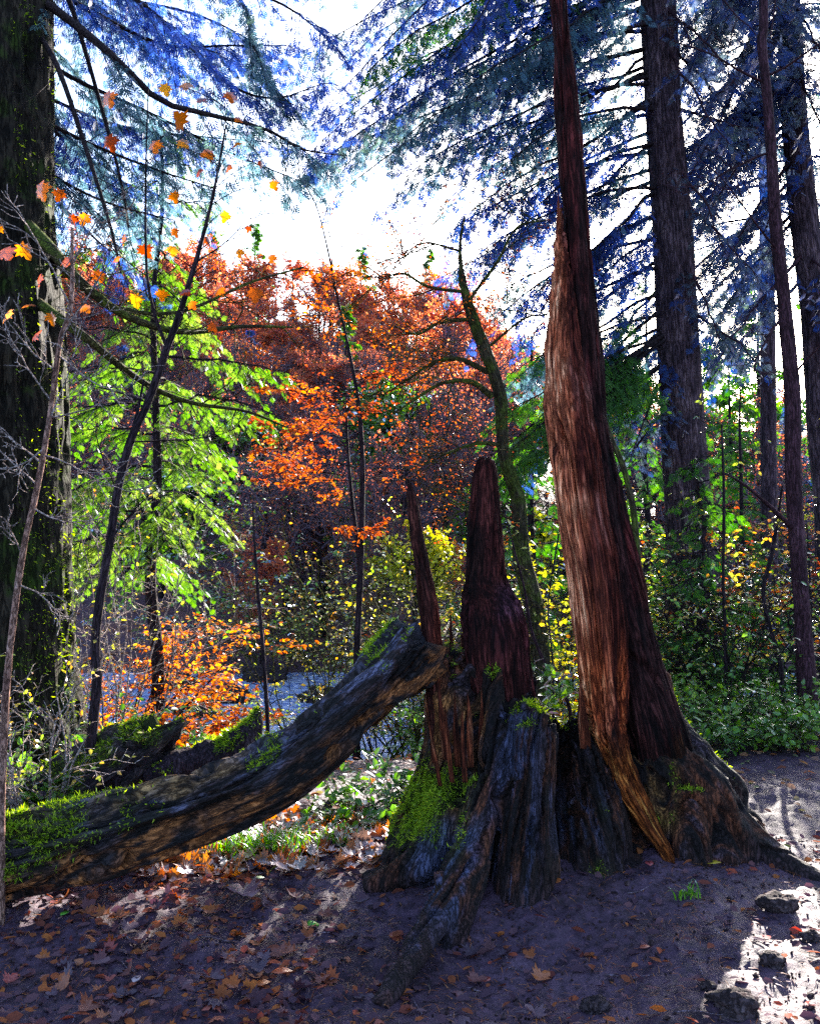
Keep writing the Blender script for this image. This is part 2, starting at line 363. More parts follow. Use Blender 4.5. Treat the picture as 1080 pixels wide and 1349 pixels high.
def river():
    xs = np.linspace(-40, 40, 240); ys = np.linspace(10.2, 18.5, 110)
    X, Y = np.meshgrid(xs, ys)
    Z = -1.12 + .05 * fbm(X * 1.1 + 3, Y * 2.2, 0, 4)
    n, m = len(xs), len(ys); i = (np.arange(m - 1)[:, None] * n + np.arange(n - 1)[None])
    mb = MB(); mb.add(np.stack([X, Y, Z], -1).reshape(-1, 3), np.stack([i, i + 1, i + n + 1, i + n], -1).reshape(-1, 4))
    mt, nt, out = new_mat("river_water"); L = nt.links.new
    g = N(nt, "ShaderNodeNewGeometry"); mp = N(nt, "ShaderNodeMapping"); mp.inputs["Scale"].default_value = (1.6, 5, 1)
    L(g.outputs["Position"], mp.inputs[0])
    n1 = N(nt, "ShaderNodeTexNoise"); n1.inputs["Scale"].default_value = 2.6; n1.inputs["Detail"].default_value = 8; n1.inputs["Roughness"].default_value = .8; n1.inputs["Distortion"].default_value = 1
    L(mp.outputs[0], n1.inputs["Vector"])
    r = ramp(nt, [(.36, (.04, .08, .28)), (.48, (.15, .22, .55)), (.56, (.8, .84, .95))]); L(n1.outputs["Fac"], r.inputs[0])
    b = N(nt, "ShaderNodeBsdfPrincipled"); b.inputs["Roughness"].default_value = .15; b.inputs["IOR"].default_value = 1.33
    L(r.outputs[0], b.inputs["Base Color"])
    bp = N(nt, "ShaderNodeBump"); bp.inputs["Strength"].default_value = .8; bp.inputs["Distance"].default_value = .08
    L(n1.outputs["Fac"], bp.inputs["Height"]); L(bp.outputs[0], b.inputs["Normal"]); L(b.outputs[0], out.inputs[0])
    tag(mb.build("river_water", mt, smooth=True), kind='structure')
river()
# ------------------------------------------------------------------ the broken stump
def loft(mb, rows, seg=72, n=140, amp=.012, fib=26, zf=1.3, seed=0, crack=1.6, jag=0.0, jag_rows=.12, square=.75, fine=.4):
    """solid between the left and right outline of every row (py, left px, right px, depth, half thickness); fluted along its length"""
    r = spline(rows, n)
    a = np.arange(seg) * 2 * math.pi / seg
    ca, sa = np.cos(a), np.sin(a)
    cx = np.sign(ca) * np.abs(ca) ** square; sy = np.sign(sa) * np.abs(sa) ** square
    V = np.zeros((n, seg, 3)); FL = np.zeros((n, seg, 3))
    Lp = np.array([P(x[1], x[0], x[3]) for x in r]); Rp = np.array([P(x[2], x[0], x[3]) for x in r])
    mid = (Lp + Rp) / 2; hw = np.linalg.norm(Rp - Lp, axis=1) / 2; th = r[:, 4]
    along = np.concatenate([[0], np.cumsum(np.linalg.norm(np.diff(mid, axis=0), axis=1))])
    A, Z = np.meshgrid(a, along)
    ux, uy = np.cos(A), np.sin(A)
    rad = np.sqrt(hw * th)[:, None]
    fl = fbm(ux * rad * fib + seed, uy * rad * fib, Z * zf, 3)
    fl2 = fbm(ux * rad * fib * 3 + seed, uy * rad * fib * 3, Z * zf * 3, 2)
    big = fbm(ux * rad * 6 + seed, uy * rad * 6, Z * 2.2, 2)
    dsp = amp * (-np.abs(fl) * 1.6 + .5 + fine * fl2 + .9 * big)
    lim = np.minimum(hw, th)[:, None]
    crk = fbm(ux * rad * fib * .5 + seed + 3, uy * rad * fib * .5, Z * zf * .45, 2)
    dsp = dsp - crack * amp * np.clip(1 - np.abs(crk) / .09, 0, 1)
    dsp = np.clip(dsp, -lim * .6, lim * .6)
    V[..., 0] = mid[:, None, 0] + (hw[:, None] + dsp) * cx
    V[..., 1] = mid[:, None, 1] - (th[:, None] + dsp) * -sy
    V[..., 2] = mid[:, None, 2]
    if jag:
        t = np.linspace(0, 1, n)[:, None]
        wgt = np.clip(1 - t / jag_rows, 0, 1)
        V[..., 2] += wgt * jag * (noise(ux * 2.6 + seed, uy * 2.6, 0) + .7 * noise(ux * 7 + seed, uy * 7, 3))
    FL = np.stack([ux * rad, uy * rad, Z + seed * .7], -1)
    i = np.arange(n - 1)[:, None] * seg; k = np.arange(seg)[None]; k2 = (k + 1) % seg
    q = np.stack([i + k, i + seg + k, i + seg + k2, i + k2], -1).reshape(-1, 4)
    v = np.concatenate([V.reshape(-1, 3), V[0].mean(0)[None], V[-1].mean(0)[None]])
    f2 = np.concatenate([FL.reshape(-1, 3), FL[0].mean(0)[None], FL[-1].mean(0)[None]])
    kk = np.arange(seg)
    t1 = np.stack([np.full(seg, n * seg), kk, (kk + 1) % seg], -1)
    t2 = np.stack([np.full(seg, n * seg + 1), (n - 1) * seg + (kk + 1) % seg, (n - 1) * seg + kk], -1)
    mb.add(v, [q, np.concatenate([t1, t2])], .5, f2)
    return v
def remesh(mb, name, vox):
    o = mb.build(name, None)
    md = o.modifiers.new("r", 'REMESH'); md.mode = 'VOXEL'; md.voxel_size = vox
    me = bpy.data.meshes.new_from_object(o.evaluated_get(bpy.context.evaluated_depsgraph_get()))
    old = o.data; bpy.data.objects.remove(o); bpy.data.meshes.remove(old)
    n = len(me.vertices); v = np.zeros(n * 3, np.float32); me.vertices.foreach_get("co", v); v = v.reshape(-1, 3)
    nr = np.zeros(n * 3, np.float32); me.vertices.foreach_get("normal", nr); nr = nr.reshape(-1, 3)
    m = len(me.polygons); ls = np.zeros(len(me.loops), np.int32); me.loops.foreach_get("vertex_index", ls)
    tot = np.zeros(m, np.int32); me.polygons.foreach_get("loop_total", tot)
    assert (tot == 4).all()
    bpy.data.meshes.remove(me)
    return v, nr, ls.reshape(-1, 4)
def mixc(c, col, wgt): return c + (np.asarray(col) - c) * np.clip(wgt, 0, 1)[:, None]
def box_mask(px, py, x0, x1, y0, y1, soft=18):
    return sstep(x0 - soft, x0 + soft, px) * sstep(x1 + soft, x1 - soft, px) * sstep(y0 - soft, y0 + soft, py) * sstep(y1 + soft, y1 - soft, py)
def tufts(name, v, nr, wgt, count, parent, size=(.012, .03), mat='moss', droop=.3, r=R):
    """moss: short blades rooted over the vertices chosen by weight"""
    p = np.clip(wgt, 0, None) ** 1.6; p = p / p.sum()
    idx = r.choice(len(v), count, p=p)
    pos = v[idx] + r.normal(0, .006, (count, 3)) ; nn = nr[idx]
    d = unit(nn + r.normal(0, .55, (count, 3)) + np.array([0, 0, -droop]))
    mb = MB(); scatter(mb, pos - nn * .004, d, r.normal(0, 1, (count, 3)), r.uniform(*size, count), T_BLADE, widen=.26)
    return mb.build(name, M[mat], parent)

stump = thing('broken_tree_stump', 'huge broken stump with tall split snags and mossy roots, standing alone on the bare soil', 'tree stump', (P(740, 1130, 4.15)[0], 4.15, 0))
base = MB()
# left stub of torn fibres
loft(base, [(868, 578, 628, 4.3, .10), (905, 566, 650, 4.3, .18), (960, 564, 660, 4.28, .24), (1010, 552, 668, 4.25, .27), (1060, 530, 672, 4.22, .3), (1110, 506, 680, 4.2, .32), (1160, 492, 690, 4.18, .34), (1230, 486, 690, 4.18, .34)], amp=.028, fib=22, jag=.09, seed=3)
# centre buttress
loft(base, [(926, 676, 704, 4.05, .07), (938, 666, 716, 4.06, .11), (960, 661, 728, 4.06, .15), (1000, 660, 728, 4.04, .16), (1050, 656, 727, 4.0, .18), (1100, 652, 728, 3.96, .21), (1150, 645, 727, 3.92, .23), (1200, 638, 720, 3.9, .24), (1270, 634, 716, 3.9, .24)], amp=.02, fib=20, jag=.04, jag_rows=.1, seed=11)
# rib beside it
loft(base, [(885, 640, 660, 4.1, .05), (930, 630, 664, 4.08, .09), (1000, 630, 662, 4.0, .11), (1080, 618, 652, 3.9, .13), (1150, 596, 640, 3.76, .14), (1220, 570, 620, 3.6, .12), (1280, 555, 606, 3.5, .1)], amp=.016, fib=22, seed=5)
# dark buttress behind
loft(base, [(952, 752, 766, 4.2, .05), (975, 752, 786, 4.2, .11), (1010, 750, 806, 4.2, .16), (1060, 745, 818, 4.17, .2), (1120, 726, 826, 4.14, .25), (1180, 730, 834, 4.12, .26), (1250, 730, 840, 4.12, .26)], amp=.024, fib=20, jag=.05, seed=21)
# flare under the tall snag
loft(base, [(850, 795, 850, 4.4, .10), (900, 782, 872, 4.4, .15), (945, 780, 893, 4.4, .2), (985, 786, 930, 4.4, .25), (1020, 797, 962, 4.4, .28), (1060, 810, 985, 4.4, .3), (1100, 822, 1004, 4.4, .31), (1135, 830, 1030, 4.4, .32), (1165, 834, 1056, 4.4, .32), (1230, 834, 1070, 4.4, .32)], amp=.03, fib=16, seed=33)
# core between the buttresses
loft(base, [(1000, 590, 700, 4.35, .12), (1060, 570, 706, 4.35, .2), (1150, 560, 712, 4.3, .25), (1230, 556, 716, 4.3, .25)], amp=.03, fib=14, seed=42)
loft(base, [(1000, 772, 870, 4.4, .12), (1060, 770, 900, 4.35, .2), (1150, 760, 930, 4.3, .3), (1230, 750, 940, 4.3, .3)], amp=.03, fib=14, seed=43)
loft(base, [(958, 722, 752, 4.34, .06), (1000, 708, 775, 4.34, .13), (1050, 700, 785, 4.32, .18), (1130, 690, 795, 4.28, .22), (1230, 690, 800, 4.28, .22)], amp=.03, fib=18, jag=.06, seed=47)
loft(base, [(1082, 600, 860, 4.35, .15), (1100, 560, 900, 4.3, .3), (1130, 540, 930, 4.25, .38), (1230, 520, 960, 4.2, .4)], amp=.03, fib=14, seed=41)
loft(base, [(880, 600, 700, 4.42, .08), (950, 595, 715, 4.42, .12), (1050, 590, 730, 4.4, .2)], amp=.02, seed=44)
def root(pts, r0, r1, n=40):
    c = np.array([P(*p) for p in pts]); c = spline(c, n)
    rr = np.linspace(r0, r1, n); s = len(c)
    base.tube(c, rr, n=16)
    # close the ends
    for e, last in ((0, False), (s - 1, True)):
        i0 = base.n - 16 * s + e * 16
        ctr = np.asarray(c[e])[None]; base.add(ctr, [np.array([[ (i0 + (k + 1) % 16), i0 + k, base.n] if not last else [i0 + k, i0 + (k + 1) % 16, base.n] for k in range(16)]) - base.n])
root([(640, 1030, 3.95), (622, 1110, 3.8), (592, 1180, 3.6), (560, 1232, 3.42), (528, 1282, 3.2), (500, 1330, 3.0)], .10, .035)
root([(600, 1060, 3.98), (570, 1120, 3.92), (535, 1150, 3.88), (480, 1165, 3.9)], .12, .04)
root([(690, 1090, 3.95), (688, 1170, 3.8), (690, 1215, 3.7), (697, 1245, 3.6)], .11, .04)
root([(950, 1075, 4.25), (1000, 1118, 4.2), (1040, 1145, 4.12), (1075, 1162, 4.05), (1110, 1180, 3.98)], .12, .025)
root([(800, 1080, 4.1), (792, 1140, 4.0), (780, 1180, 3.9), (770, 1215, 3.8)], .10, .04)
root([(900, 1050, 4.2), (905, 1100, 4.1), (912, 1135, 4.05), (920, 1170, 4.0)], .13, .06)
v, nr, q = remesh(base, "stump_base", .0085)
ax = np.array([.72, 4.25])
th = np.arctan2(v[:, 0] - ax[0], -(v[:, 1] - ax[1])); rd = np.hypot(v[:, 0] - ax[0], v[:, 1] - ax[1])
u = v[:, 0] * 1.0 + (v[:, 2] - .2) * np.clip((v[:, 0] - .72) * .55, -.6, .6)   # grain fans out with the roots
A_ = th * 13; f1 = fbm(A_, rd * 5, v[:, 2] * .9, 2); f2 = fbm(A_ * 3.3, rd * 14, v[:, 2] * 2.2, 2)
gr = fbm(v[:, 0] * 4, v[:, 1] * 4, v[:, 2] * 3, 3)
f3 = fbm(A_ * .6 + 5, rd * 3, v[:, 2] * .7, 2)
thk = .4 + .6 * sstep(.08, .5, v[:, 2])
v = v + nr * ((-.05 * np.abs(f1) + .012 - .055 * np.clip(1 - np.abs(f3) / .12, 0, 1) + .014 * f2 + .03 * gr) * thk * sstep(-.15, .1, v[:, 2]))[:, None]
px, py = proj(v)
nz = fbm(v[:, 0] * 7, v[:, 1] * 7, v[:, 2] * 5, 4)
s1 = fbm(A_ * 1.7 + 9, rd * 8, v[:, 2] * 1.6, 3); s2 = fbm(A_ + 2, rd * 5, v[:, 2] * 1.2, 3)
c = np.tile(np.array([.036, .017, .015]), (len(v), 1))
c = mixc(c, [.14, .045, .022], sstep(-.02, .25, s2 + nz * .5))                      # red-brown rot in streaks
c = mixc(c, [.075, .05, .07], sstep(.18, .35, s1))
c = mixc(c, [.02, .013, .016], sstep(-.05, -.3, s1))
tear = box_mask(px, py, 560, 640, 915, 1030, 14) * sstep(.25, -.25, nz * .8 + np.abs(f1) * .6 - .1)
c = mixc(c, [.5, .2, .06], tear * sstep(-.25, .1, s1))
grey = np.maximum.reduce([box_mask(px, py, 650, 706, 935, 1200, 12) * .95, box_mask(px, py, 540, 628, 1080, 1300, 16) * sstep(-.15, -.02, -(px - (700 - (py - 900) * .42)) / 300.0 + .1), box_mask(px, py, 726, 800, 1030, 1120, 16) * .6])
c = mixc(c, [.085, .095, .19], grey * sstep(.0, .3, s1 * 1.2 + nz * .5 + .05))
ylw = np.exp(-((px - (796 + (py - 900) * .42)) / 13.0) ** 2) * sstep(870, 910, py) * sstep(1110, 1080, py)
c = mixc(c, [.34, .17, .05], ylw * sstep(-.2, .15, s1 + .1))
soil = sstep(.16, .0, v[:, 2] + nz * .12)
c = mixc(c, [.06, .032, .04], soil * .75)
mossw = np.maximum(box_mask(px + 60 * nz, py + 50 * nz, 515, 618, 1015, 1120, 34) * sstep(-.3, .3, nz + .1 + .4 * s1), 0)
mossw = np.maximum(mossw, .5 * box_mask(px, py, 745, 800, 1060, 1190, 16) * sstep(.0, .3, nz))
mossw = np.maximum(mossw, .8 * sstep(.55, .9, nr[:, 2]) * sstep(.0, .25, nz + .05) * (py < 1050))
mossw = np.maximum(mossw, .6 * box_mask(px, py, 855, 890, 905, 1085, 12) * sstep(-.1, .2, nz))
c = mixc(c, [.08, .11, .015], mossw)
fl = np.stack([th * .6, rd * .4, v[:, 2]], -1)
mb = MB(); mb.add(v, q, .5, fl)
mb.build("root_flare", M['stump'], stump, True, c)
tufts("moss", v, nr, np.clip(mossw - .15, 0, 1), 34000, stump, (.008, .022))
# tall snag: dark outer shell that runs out of the picture
def solid(name, rows, mat, cfun, **k):
    mb = MB(); vv = loft(mb, rows, **k)
    ppx, ppy = proj(vv); cc = cfun(vv, ppx, ppy)
    return mb.build(name, M[mat], stump, True, cc), vv
def tall_col(v, px, py):
    n_ = fbm(v[:, 0] * 9, v[:, 1] * 9, v[:, 2] * 2, 3)
    c = np.tile(np.array([.55, .5, .55]), (len(v), 1)); c = mixc(c, [1.0, .5, .55], sstep(0, .3, n_)); return mixc(c, [.8, 1.2, .4], .6 * sstep(700, 900, py) * sstep(.1, .3, n_) * (px > 840))
tall_rows = [(-420, 712, 716, 4.55, .012), (-250, 712, 730, 4.52, .04), (-60, 720, 742, 4.48, .06), (0, 722, 746, 4.47, .065), (150, 735, 758, 4.44, .075), (250, 738, 767, 4.42, .08), (370, 744, 779, 4.4, .085), (470, 749, 788, 4.38, .09), (560, 756, 798, 4.37, .1), (640, 766, 814, 4.36, .11), (740, 783, 837, 4.34, .13), (830, 795, 858, 4.32, .15), (900, 805, 877, 4.3, .17), (960, 815, 898, 4.29, .17), (1020, 828, 915, 4.33, .13), (1070, 838, 920, 4.38, .08)]
solid('outer_shell', tall_rows, 'wood_dark', tall_col, amp=.022, fib=24, zf=1.6, seed=51, n=520, seg=170, jag=.25, jag_rows=.06)
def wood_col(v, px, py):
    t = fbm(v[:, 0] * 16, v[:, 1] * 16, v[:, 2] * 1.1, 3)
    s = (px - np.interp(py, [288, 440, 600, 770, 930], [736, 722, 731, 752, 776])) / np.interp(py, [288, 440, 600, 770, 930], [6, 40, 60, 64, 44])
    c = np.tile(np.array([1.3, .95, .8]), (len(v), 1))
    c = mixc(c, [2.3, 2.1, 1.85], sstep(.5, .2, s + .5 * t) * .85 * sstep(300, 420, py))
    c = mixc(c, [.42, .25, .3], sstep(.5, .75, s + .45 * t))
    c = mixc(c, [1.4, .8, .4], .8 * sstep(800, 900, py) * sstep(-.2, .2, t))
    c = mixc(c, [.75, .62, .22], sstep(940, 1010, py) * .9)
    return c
wood_rows = [(286, 735, 739, 4.36, .01), (330, 731, 747, 4.34, .03), (380, 727, 756, 4.33, .05), (440, 722, 763, 4.31, .06), (500, 722, 771, 4.3, .07), (600, 730, 788, 4.28, .09), (680, 738, 799, 4.26, .1), (770, 752, 814, 4.22, .11), (870, 764, 820, 4.19, .11), (930, 774, 822, 4.17, .1), (980, 786, 824, 4.14, .08), (1030, 806, 838, 4.12, .06), (1080, 836, 862, 4.08, .05), (1115, 862, 882, 4.04, .045), (1140, 876, 892, 4.02, .04)]
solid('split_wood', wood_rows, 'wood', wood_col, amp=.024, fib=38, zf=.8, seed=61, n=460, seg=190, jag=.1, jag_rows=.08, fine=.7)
def mid_col(v, px, py):
    n_ = fbm(v[:, 0] * 10, v[:, 1] * 10, v[:, 2] * 2, 3)
    c = np.tile(np.array([.85, .55, .55]), (len(v), 1))
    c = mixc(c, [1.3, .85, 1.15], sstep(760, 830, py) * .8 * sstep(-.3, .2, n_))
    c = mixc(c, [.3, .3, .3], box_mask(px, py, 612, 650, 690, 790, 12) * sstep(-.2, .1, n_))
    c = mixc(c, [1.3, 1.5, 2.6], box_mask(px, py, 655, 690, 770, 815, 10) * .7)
    return c
mid_rows = [(604, 631, 645, 4.3, .05), (609, 626, 650, 4.3, .055), (630, 622, 654, 4.3, .055), (680, 621, 656, 4.3, .06), (740, 617, 661, 4.3, .075), (765, 614, 665, 4.29, .08), (782, 611, 675, 4.28, .085), (800, 609, 687, 4.27, .09), (830, 608, 696, 4.26, .1), (870, 610, 699, 4.25, .1), (920, 617, 703, 4.24, .1), (970, 622, 708, 4.22, .1), (1030, 625, 710, 4.2, .1)]
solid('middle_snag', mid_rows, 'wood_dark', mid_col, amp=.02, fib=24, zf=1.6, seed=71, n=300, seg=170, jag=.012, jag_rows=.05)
thin_rows = [(640, 538, 542, 4.32, .008), (655, 537, 547, 4.32, .02), (690, 539, 554, 4.31, .03), (740, 544, 565, 4.3, .04), (800, 551, 577, 4.28, .045), (850, 555, 584, 4.27, .05), (900, 560, 596, 4.24, .06), (960, 565, 606, 4.2, .06), (1000, 570, 610, 4.16, .05)]
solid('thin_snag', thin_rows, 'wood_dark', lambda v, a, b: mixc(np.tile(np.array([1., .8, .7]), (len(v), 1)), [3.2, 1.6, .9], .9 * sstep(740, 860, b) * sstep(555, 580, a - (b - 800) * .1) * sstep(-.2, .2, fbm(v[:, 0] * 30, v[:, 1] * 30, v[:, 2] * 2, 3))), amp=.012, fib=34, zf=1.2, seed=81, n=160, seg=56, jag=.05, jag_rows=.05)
# torn splinters round the left stub and between the snags
for (x0, y0, x1, y1, d, wd) in [(598, 930, 593, 812, 4.28, .03), (612, 930, 608, 838, 4.3, .025), (578, 950, 570, 862, 4.22, .025), (588, 1000, 577, 900, 3.97, .02), (604, 1010, 598, 915, 3.95, .018), (620, 1010, 617, 920, 3.95, .02), (572, 1005, 562, 930, 4.02, .018), (634, 1000, 634, 905, 4.0, .02), (650, 960, 648, 880, 4.1, .02), (771, 985, 764, 905, 4.1, .03), (596, 1030, 586, 935, 3.90, .014), (613, 1030, 608, 945, 3.89, .014), (580, 1035, 566, 955, 3.95, .014)]:
    rows = [(y1 + (y0 - y1) * t, x1 + (x0 - x1) * t - wd * 380 * (.12 + .4 * min(1, t * 1.6)), x1 + (x0 - x1) * t + wd * 380 * (.12 + .4 * min(1, t * 1.6)), d, wd * (.2 + .5 * t)) for t in (0, .3, .6, 1)]
    solid('torn_splinter', rows, 'wood', lambda v, a, b: np.tile(np.array([.5, .36, .3]) if b.mean() > 935 else np.array([.25, .18, .2]), (len(v), 1)), amp=.006, fib=40, seed=x0, n=40, seg=20, jag=.03, jag_rows=.2)

# ------------------------------------------------------------------ fallen logs
def log_mesh(name, label, path, radii, cfun, mossfun, nm, seed, n=420, seg=150, flat=1.0, jag=.05, amp=.03, open_top=None):
    c0 = np.array([P(*p) for p in path]); c = spline(c0, n); rr = spline(np.array(radii)[:, None], n)[:, 0]
    t = unit(np.gradient(c, axis=0)); upv = np.array([0, 0, 1.]); a_ = unit(np.cross(t, upv)); b_ = np.cross(a_, t)
    ang = np.arange(seg) * 2 * math.pi / seg; al = np.concatenate([[0], np.cumsum(np.linalg.norm(np.diff(c, axis=0), axis=1))])
    A, Z = np.meshgrid(ang, al); ux, uy = np.cos(A), np.sin(A)
    fl = fbm(ux * rr[:, None] * 26 + seed, uy * rr[:, None] * 26, Z * .9, 3); bg_ = fbm(ux * 1.3 + seed, uy * 1.3, Z * 1.6, 3)
    fi = fbm(ux * rr[:, None] * 70 + seed, uy * rr[:, None] * 70, Z * 2, 2)
    pl = fbm(ux * rr[:, None] * 12 + seed, uy * rr[:, None] * 12, Z * 1.6, 3); ck = fbm(ux * rr[:, None] * 14 + seed, uy * rr[:, None] * 14, Z * 1.5, 2)
    dsp = amp * (-.9 * np.abs(fl) + .3 + 1.0 * bg_ + .4 * fi + .7 * sstep(.02, .10, pl) - 1.2 * np.clip(1 - np.abs(ck) / .1, 0, 1))
    Rr = rr[:, None] + dsp
    V = c[:, None] + Rr[..., None] * (ux[..., None] * a_[:, None] + flat * uy[..., None] * b_[:, None])
    te = np.linspace(0, 1, n)[:, None]
    we = np.clip((te - .93) / .07, 0, 1) - np.clip((.06 - te) / .06, 0, 1)
    V += (we * jag * (noise(ux * 2 + seed, uy * 2, 0) + .8 * noise(ux * 6, uy * 6, seed)))[..., None] * t[:, None]
    nrm = unit(ux[..., None] * a_[:, None] + uy[..., None] * b_[:, None]).reshape(-1, 3)
    i = np.arange(n - 1)[:, None] * seg; k = np.arange(seg)[None]; k2 = (k + 1) % seg
    q = np.stack([i + k, i + k2, i + seg + k2, i + seg + k], -1).reshape(-1, 4)
    kk = np.arange(seg)
    v = np.concatenate([V.reshape(-1, 3), (c[0] + t[0] * .05)[None], (c[-1] + t[-1] * .015)[None]])
    f2 = np.concatenate([np.stack([ux * rr[:, None], uy * rr[:, None], Z], -1).reshape(-1, 3), c[:1] * 0, c[:1] * 0 + 3])
    caps = np.concatenate([np.stack([np.full(seg, n * seg), (kk + 1) % seg, kk], -1), np.stack([np.full(seg, n * seg + 1), (n - 1) * seg + kk, (n - 1) * seg + (kk + 1) % seg], -1)])
    root_ = thing(name, label, 'fallen log', (c[0][0], c[0][1], gz(c[0][0], c[0][1])))
    nn = np.concatenate([nrm, -t[:1], t[-1:]])
    px, py = proj(v); s = np.concatenate([np.repeat(np.linspace(0, 1, n), seg), [0, 1]])
    nz = fbm(v[:, 0] * 6, v[:, 1] * 6, v[:, 2] * 6, 4)
    cc = cfun(v, nn, s, nz, px, py); mw = mossfun(v, nn, s, nz)
    cc = mixc(cc, [.07, .10, .015], mw * .9)
    mb = MB(); mb.add(v, [q, caps], .5, f2); mb.build('log_body', M['log'], root_, True, cc)
    tufts('moss', v, nn, np.clip(mw, 0, 1), nm, root_)
    return root_, v, nn
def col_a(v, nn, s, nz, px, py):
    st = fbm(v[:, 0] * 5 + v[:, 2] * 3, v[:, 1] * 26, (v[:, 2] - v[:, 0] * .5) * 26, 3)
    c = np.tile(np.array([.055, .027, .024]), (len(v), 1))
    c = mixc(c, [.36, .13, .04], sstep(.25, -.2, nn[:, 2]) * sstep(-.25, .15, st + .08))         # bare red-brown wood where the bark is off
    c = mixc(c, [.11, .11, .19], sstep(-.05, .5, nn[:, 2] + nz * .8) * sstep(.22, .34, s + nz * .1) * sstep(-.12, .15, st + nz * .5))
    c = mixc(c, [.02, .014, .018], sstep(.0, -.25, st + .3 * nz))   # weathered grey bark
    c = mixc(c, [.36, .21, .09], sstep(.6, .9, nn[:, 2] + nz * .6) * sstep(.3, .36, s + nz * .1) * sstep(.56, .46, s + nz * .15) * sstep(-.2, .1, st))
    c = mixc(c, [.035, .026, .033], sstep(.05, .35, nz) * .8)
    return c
def moss_a(v, nn, s, nz):
    m = sstep(.05, .7, nn[:, 2] - nn[:, 1] * .35 + nz * .9) * sstep(.40, .14, s + nz * .3) * sstep(-.5, .1, nz)
    m = np.maximum(m, .4 * sstep(.2, .6, nn[:, 2] + nz * .6) * sstep(.78, .82, s) * sstep(-.1, .25, nz))
    return np.maximum(m, .3 * sstep(.3, .7, nn[:, 2]) * sstep(.15, .3, nz) * sstep(.45, .5, s) * sstep(.72, .68, s))
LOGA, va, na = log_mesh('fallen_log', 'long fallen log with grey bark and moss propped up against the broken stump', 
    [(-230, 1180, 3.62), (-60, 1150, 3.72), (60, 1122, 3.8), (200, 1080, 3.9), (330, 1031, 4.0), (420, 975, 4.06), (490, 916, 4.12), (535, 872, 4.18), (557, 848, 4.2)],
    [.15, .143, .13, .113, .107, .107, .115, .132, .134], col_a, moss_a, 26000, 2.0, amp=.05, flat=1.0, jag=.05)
def col_b(v, nn, s, nz, px, py):
    c = np.tile(np.array([.06, .04, .045]), (len(v), 1)); return mixc(c, [.2, .12, .09], sstep(0, .4, nz))
LOGB, vb, nb = log_mesh('rotten_log', 'dark rotten log with upturned broken limbs behind the long propped log', 
    [(-60, 1130, 4.75), (40, 1085, 4.8), (120, 1040, 4.85), (180, 1000, 4.9), (215, 975, 4.92)], [.16, .17, .19, .17, .09], col_b,
    lambda v, nn, s, nz: sstep(.0, .4, nn[:, 2] + nz * .7) * sstep(.1, .3, nz + .25), 7000, 9.0, n=200, seg=100, jag=.14, amp=.05)
def stub(parent, pts, radii, mat='bark_dark', seed=0, nm=1500):
    n, seg = 60, 28
    c = spline(np.array([P(*p) for p in pts]), n); rr = spline(np.array(radii)[:, None], n)[:, 0]
    mb = MB(); mb.tube(c, rr, n=seg)
    v = mb.v[0]; cc = np.repeat(c, seg, 0); d = v - cc
    k = 1 + .45 * fbm(v[:, 0] * 22 + seed, v[:, 1] * 22, v[:, 2] * 9, 3)
    mb.v[0] = (cc + d * k[:, None]).astype(np.float32); mb.flow[0] = mb.v[0]
    o = mb.build('broken_limb', M[mat], parent, True)
    nrm = unit(d); w_ = sstep(.0, .6, nrm[:, 2]) * sstep(-.1, .2, fbm(v[:, 0] * 8, v[:, 1] * 8, v[:, 2] * 8, 3))
    if nm: tufts('limb_moss', mb.v[0], nrm, w_ + 1e-4, nm, o)
stub(LOGB, [(150, 1020, 4.85), (195, 985, 4.9), (225, 970, 4.92), (240, 948, 4.95)], [.13, .10, .05, .008], seed=1)
stub(LOGB, [(120, 1040, 4.8), (170, 990, 4.9), (188, 962, 4.95), (205, 955, 4.95)], [.13, .10, .06, .02], seed=2)
stub(LOGB, [(200, 1035, 4.85), (260, 1005, 4.9), (310, 985, 4.95), (333, 960, 4.97), (341, 932, 5.0)], [.12, .10, .09, .06, .012], seed=3, nm=2600)
# ------------------------------------------------------------------ trees
class Tree:
    """collects wood and leaves of one tree or shrub, then builds trunk / branches / foliage under one Empty"""
    def __init__(s): s.trunk = MB(); s.wood = MB(); s.pos = []; s.dir = []; s.up = []; s.siz = []
    def leaf(s, p, d, u, z): s.pos.append(p); s.dir.append(d); s.up.append(u); s.siz.append(z)
    def leaves(s, T, widen=1.0, roll=.5):
        mb = MB()
        if s.pos:
            p = np.concatenate(s.pos); d = np.concatenate(s.dir); u = np.concatenate(s.up); z = np.concatenate(s.siz)
            # colour varies in clumps as well as leaf by leaf
            cl = .5 + .7 * fbm(p[:, 0] * 1.7, p[:, 1] * 1.7, p[:, 2] * 1.7, 2)
            rn = np.clip(cl * .6 + R.random(len(p)) * .4, 0, 1)
            scatter(mb, p, d, u, z, T, R.normal(0, roll, len(p)), rn, widen)
        return mb
    def finish(s, root, tm, wm, lm, T, widen=1.0, roll=.5, names=('trunk', 'branches', 'foliage')):
        if s.trunk.n: s.trunk.build(names[0], M[tm], root, True)
        if s.wood.n: s.wood.build(names[1], M[wm], root)
        if s.pos: s.leaves(T, widen, roll).build(names[2], M[lm], root)
        return root
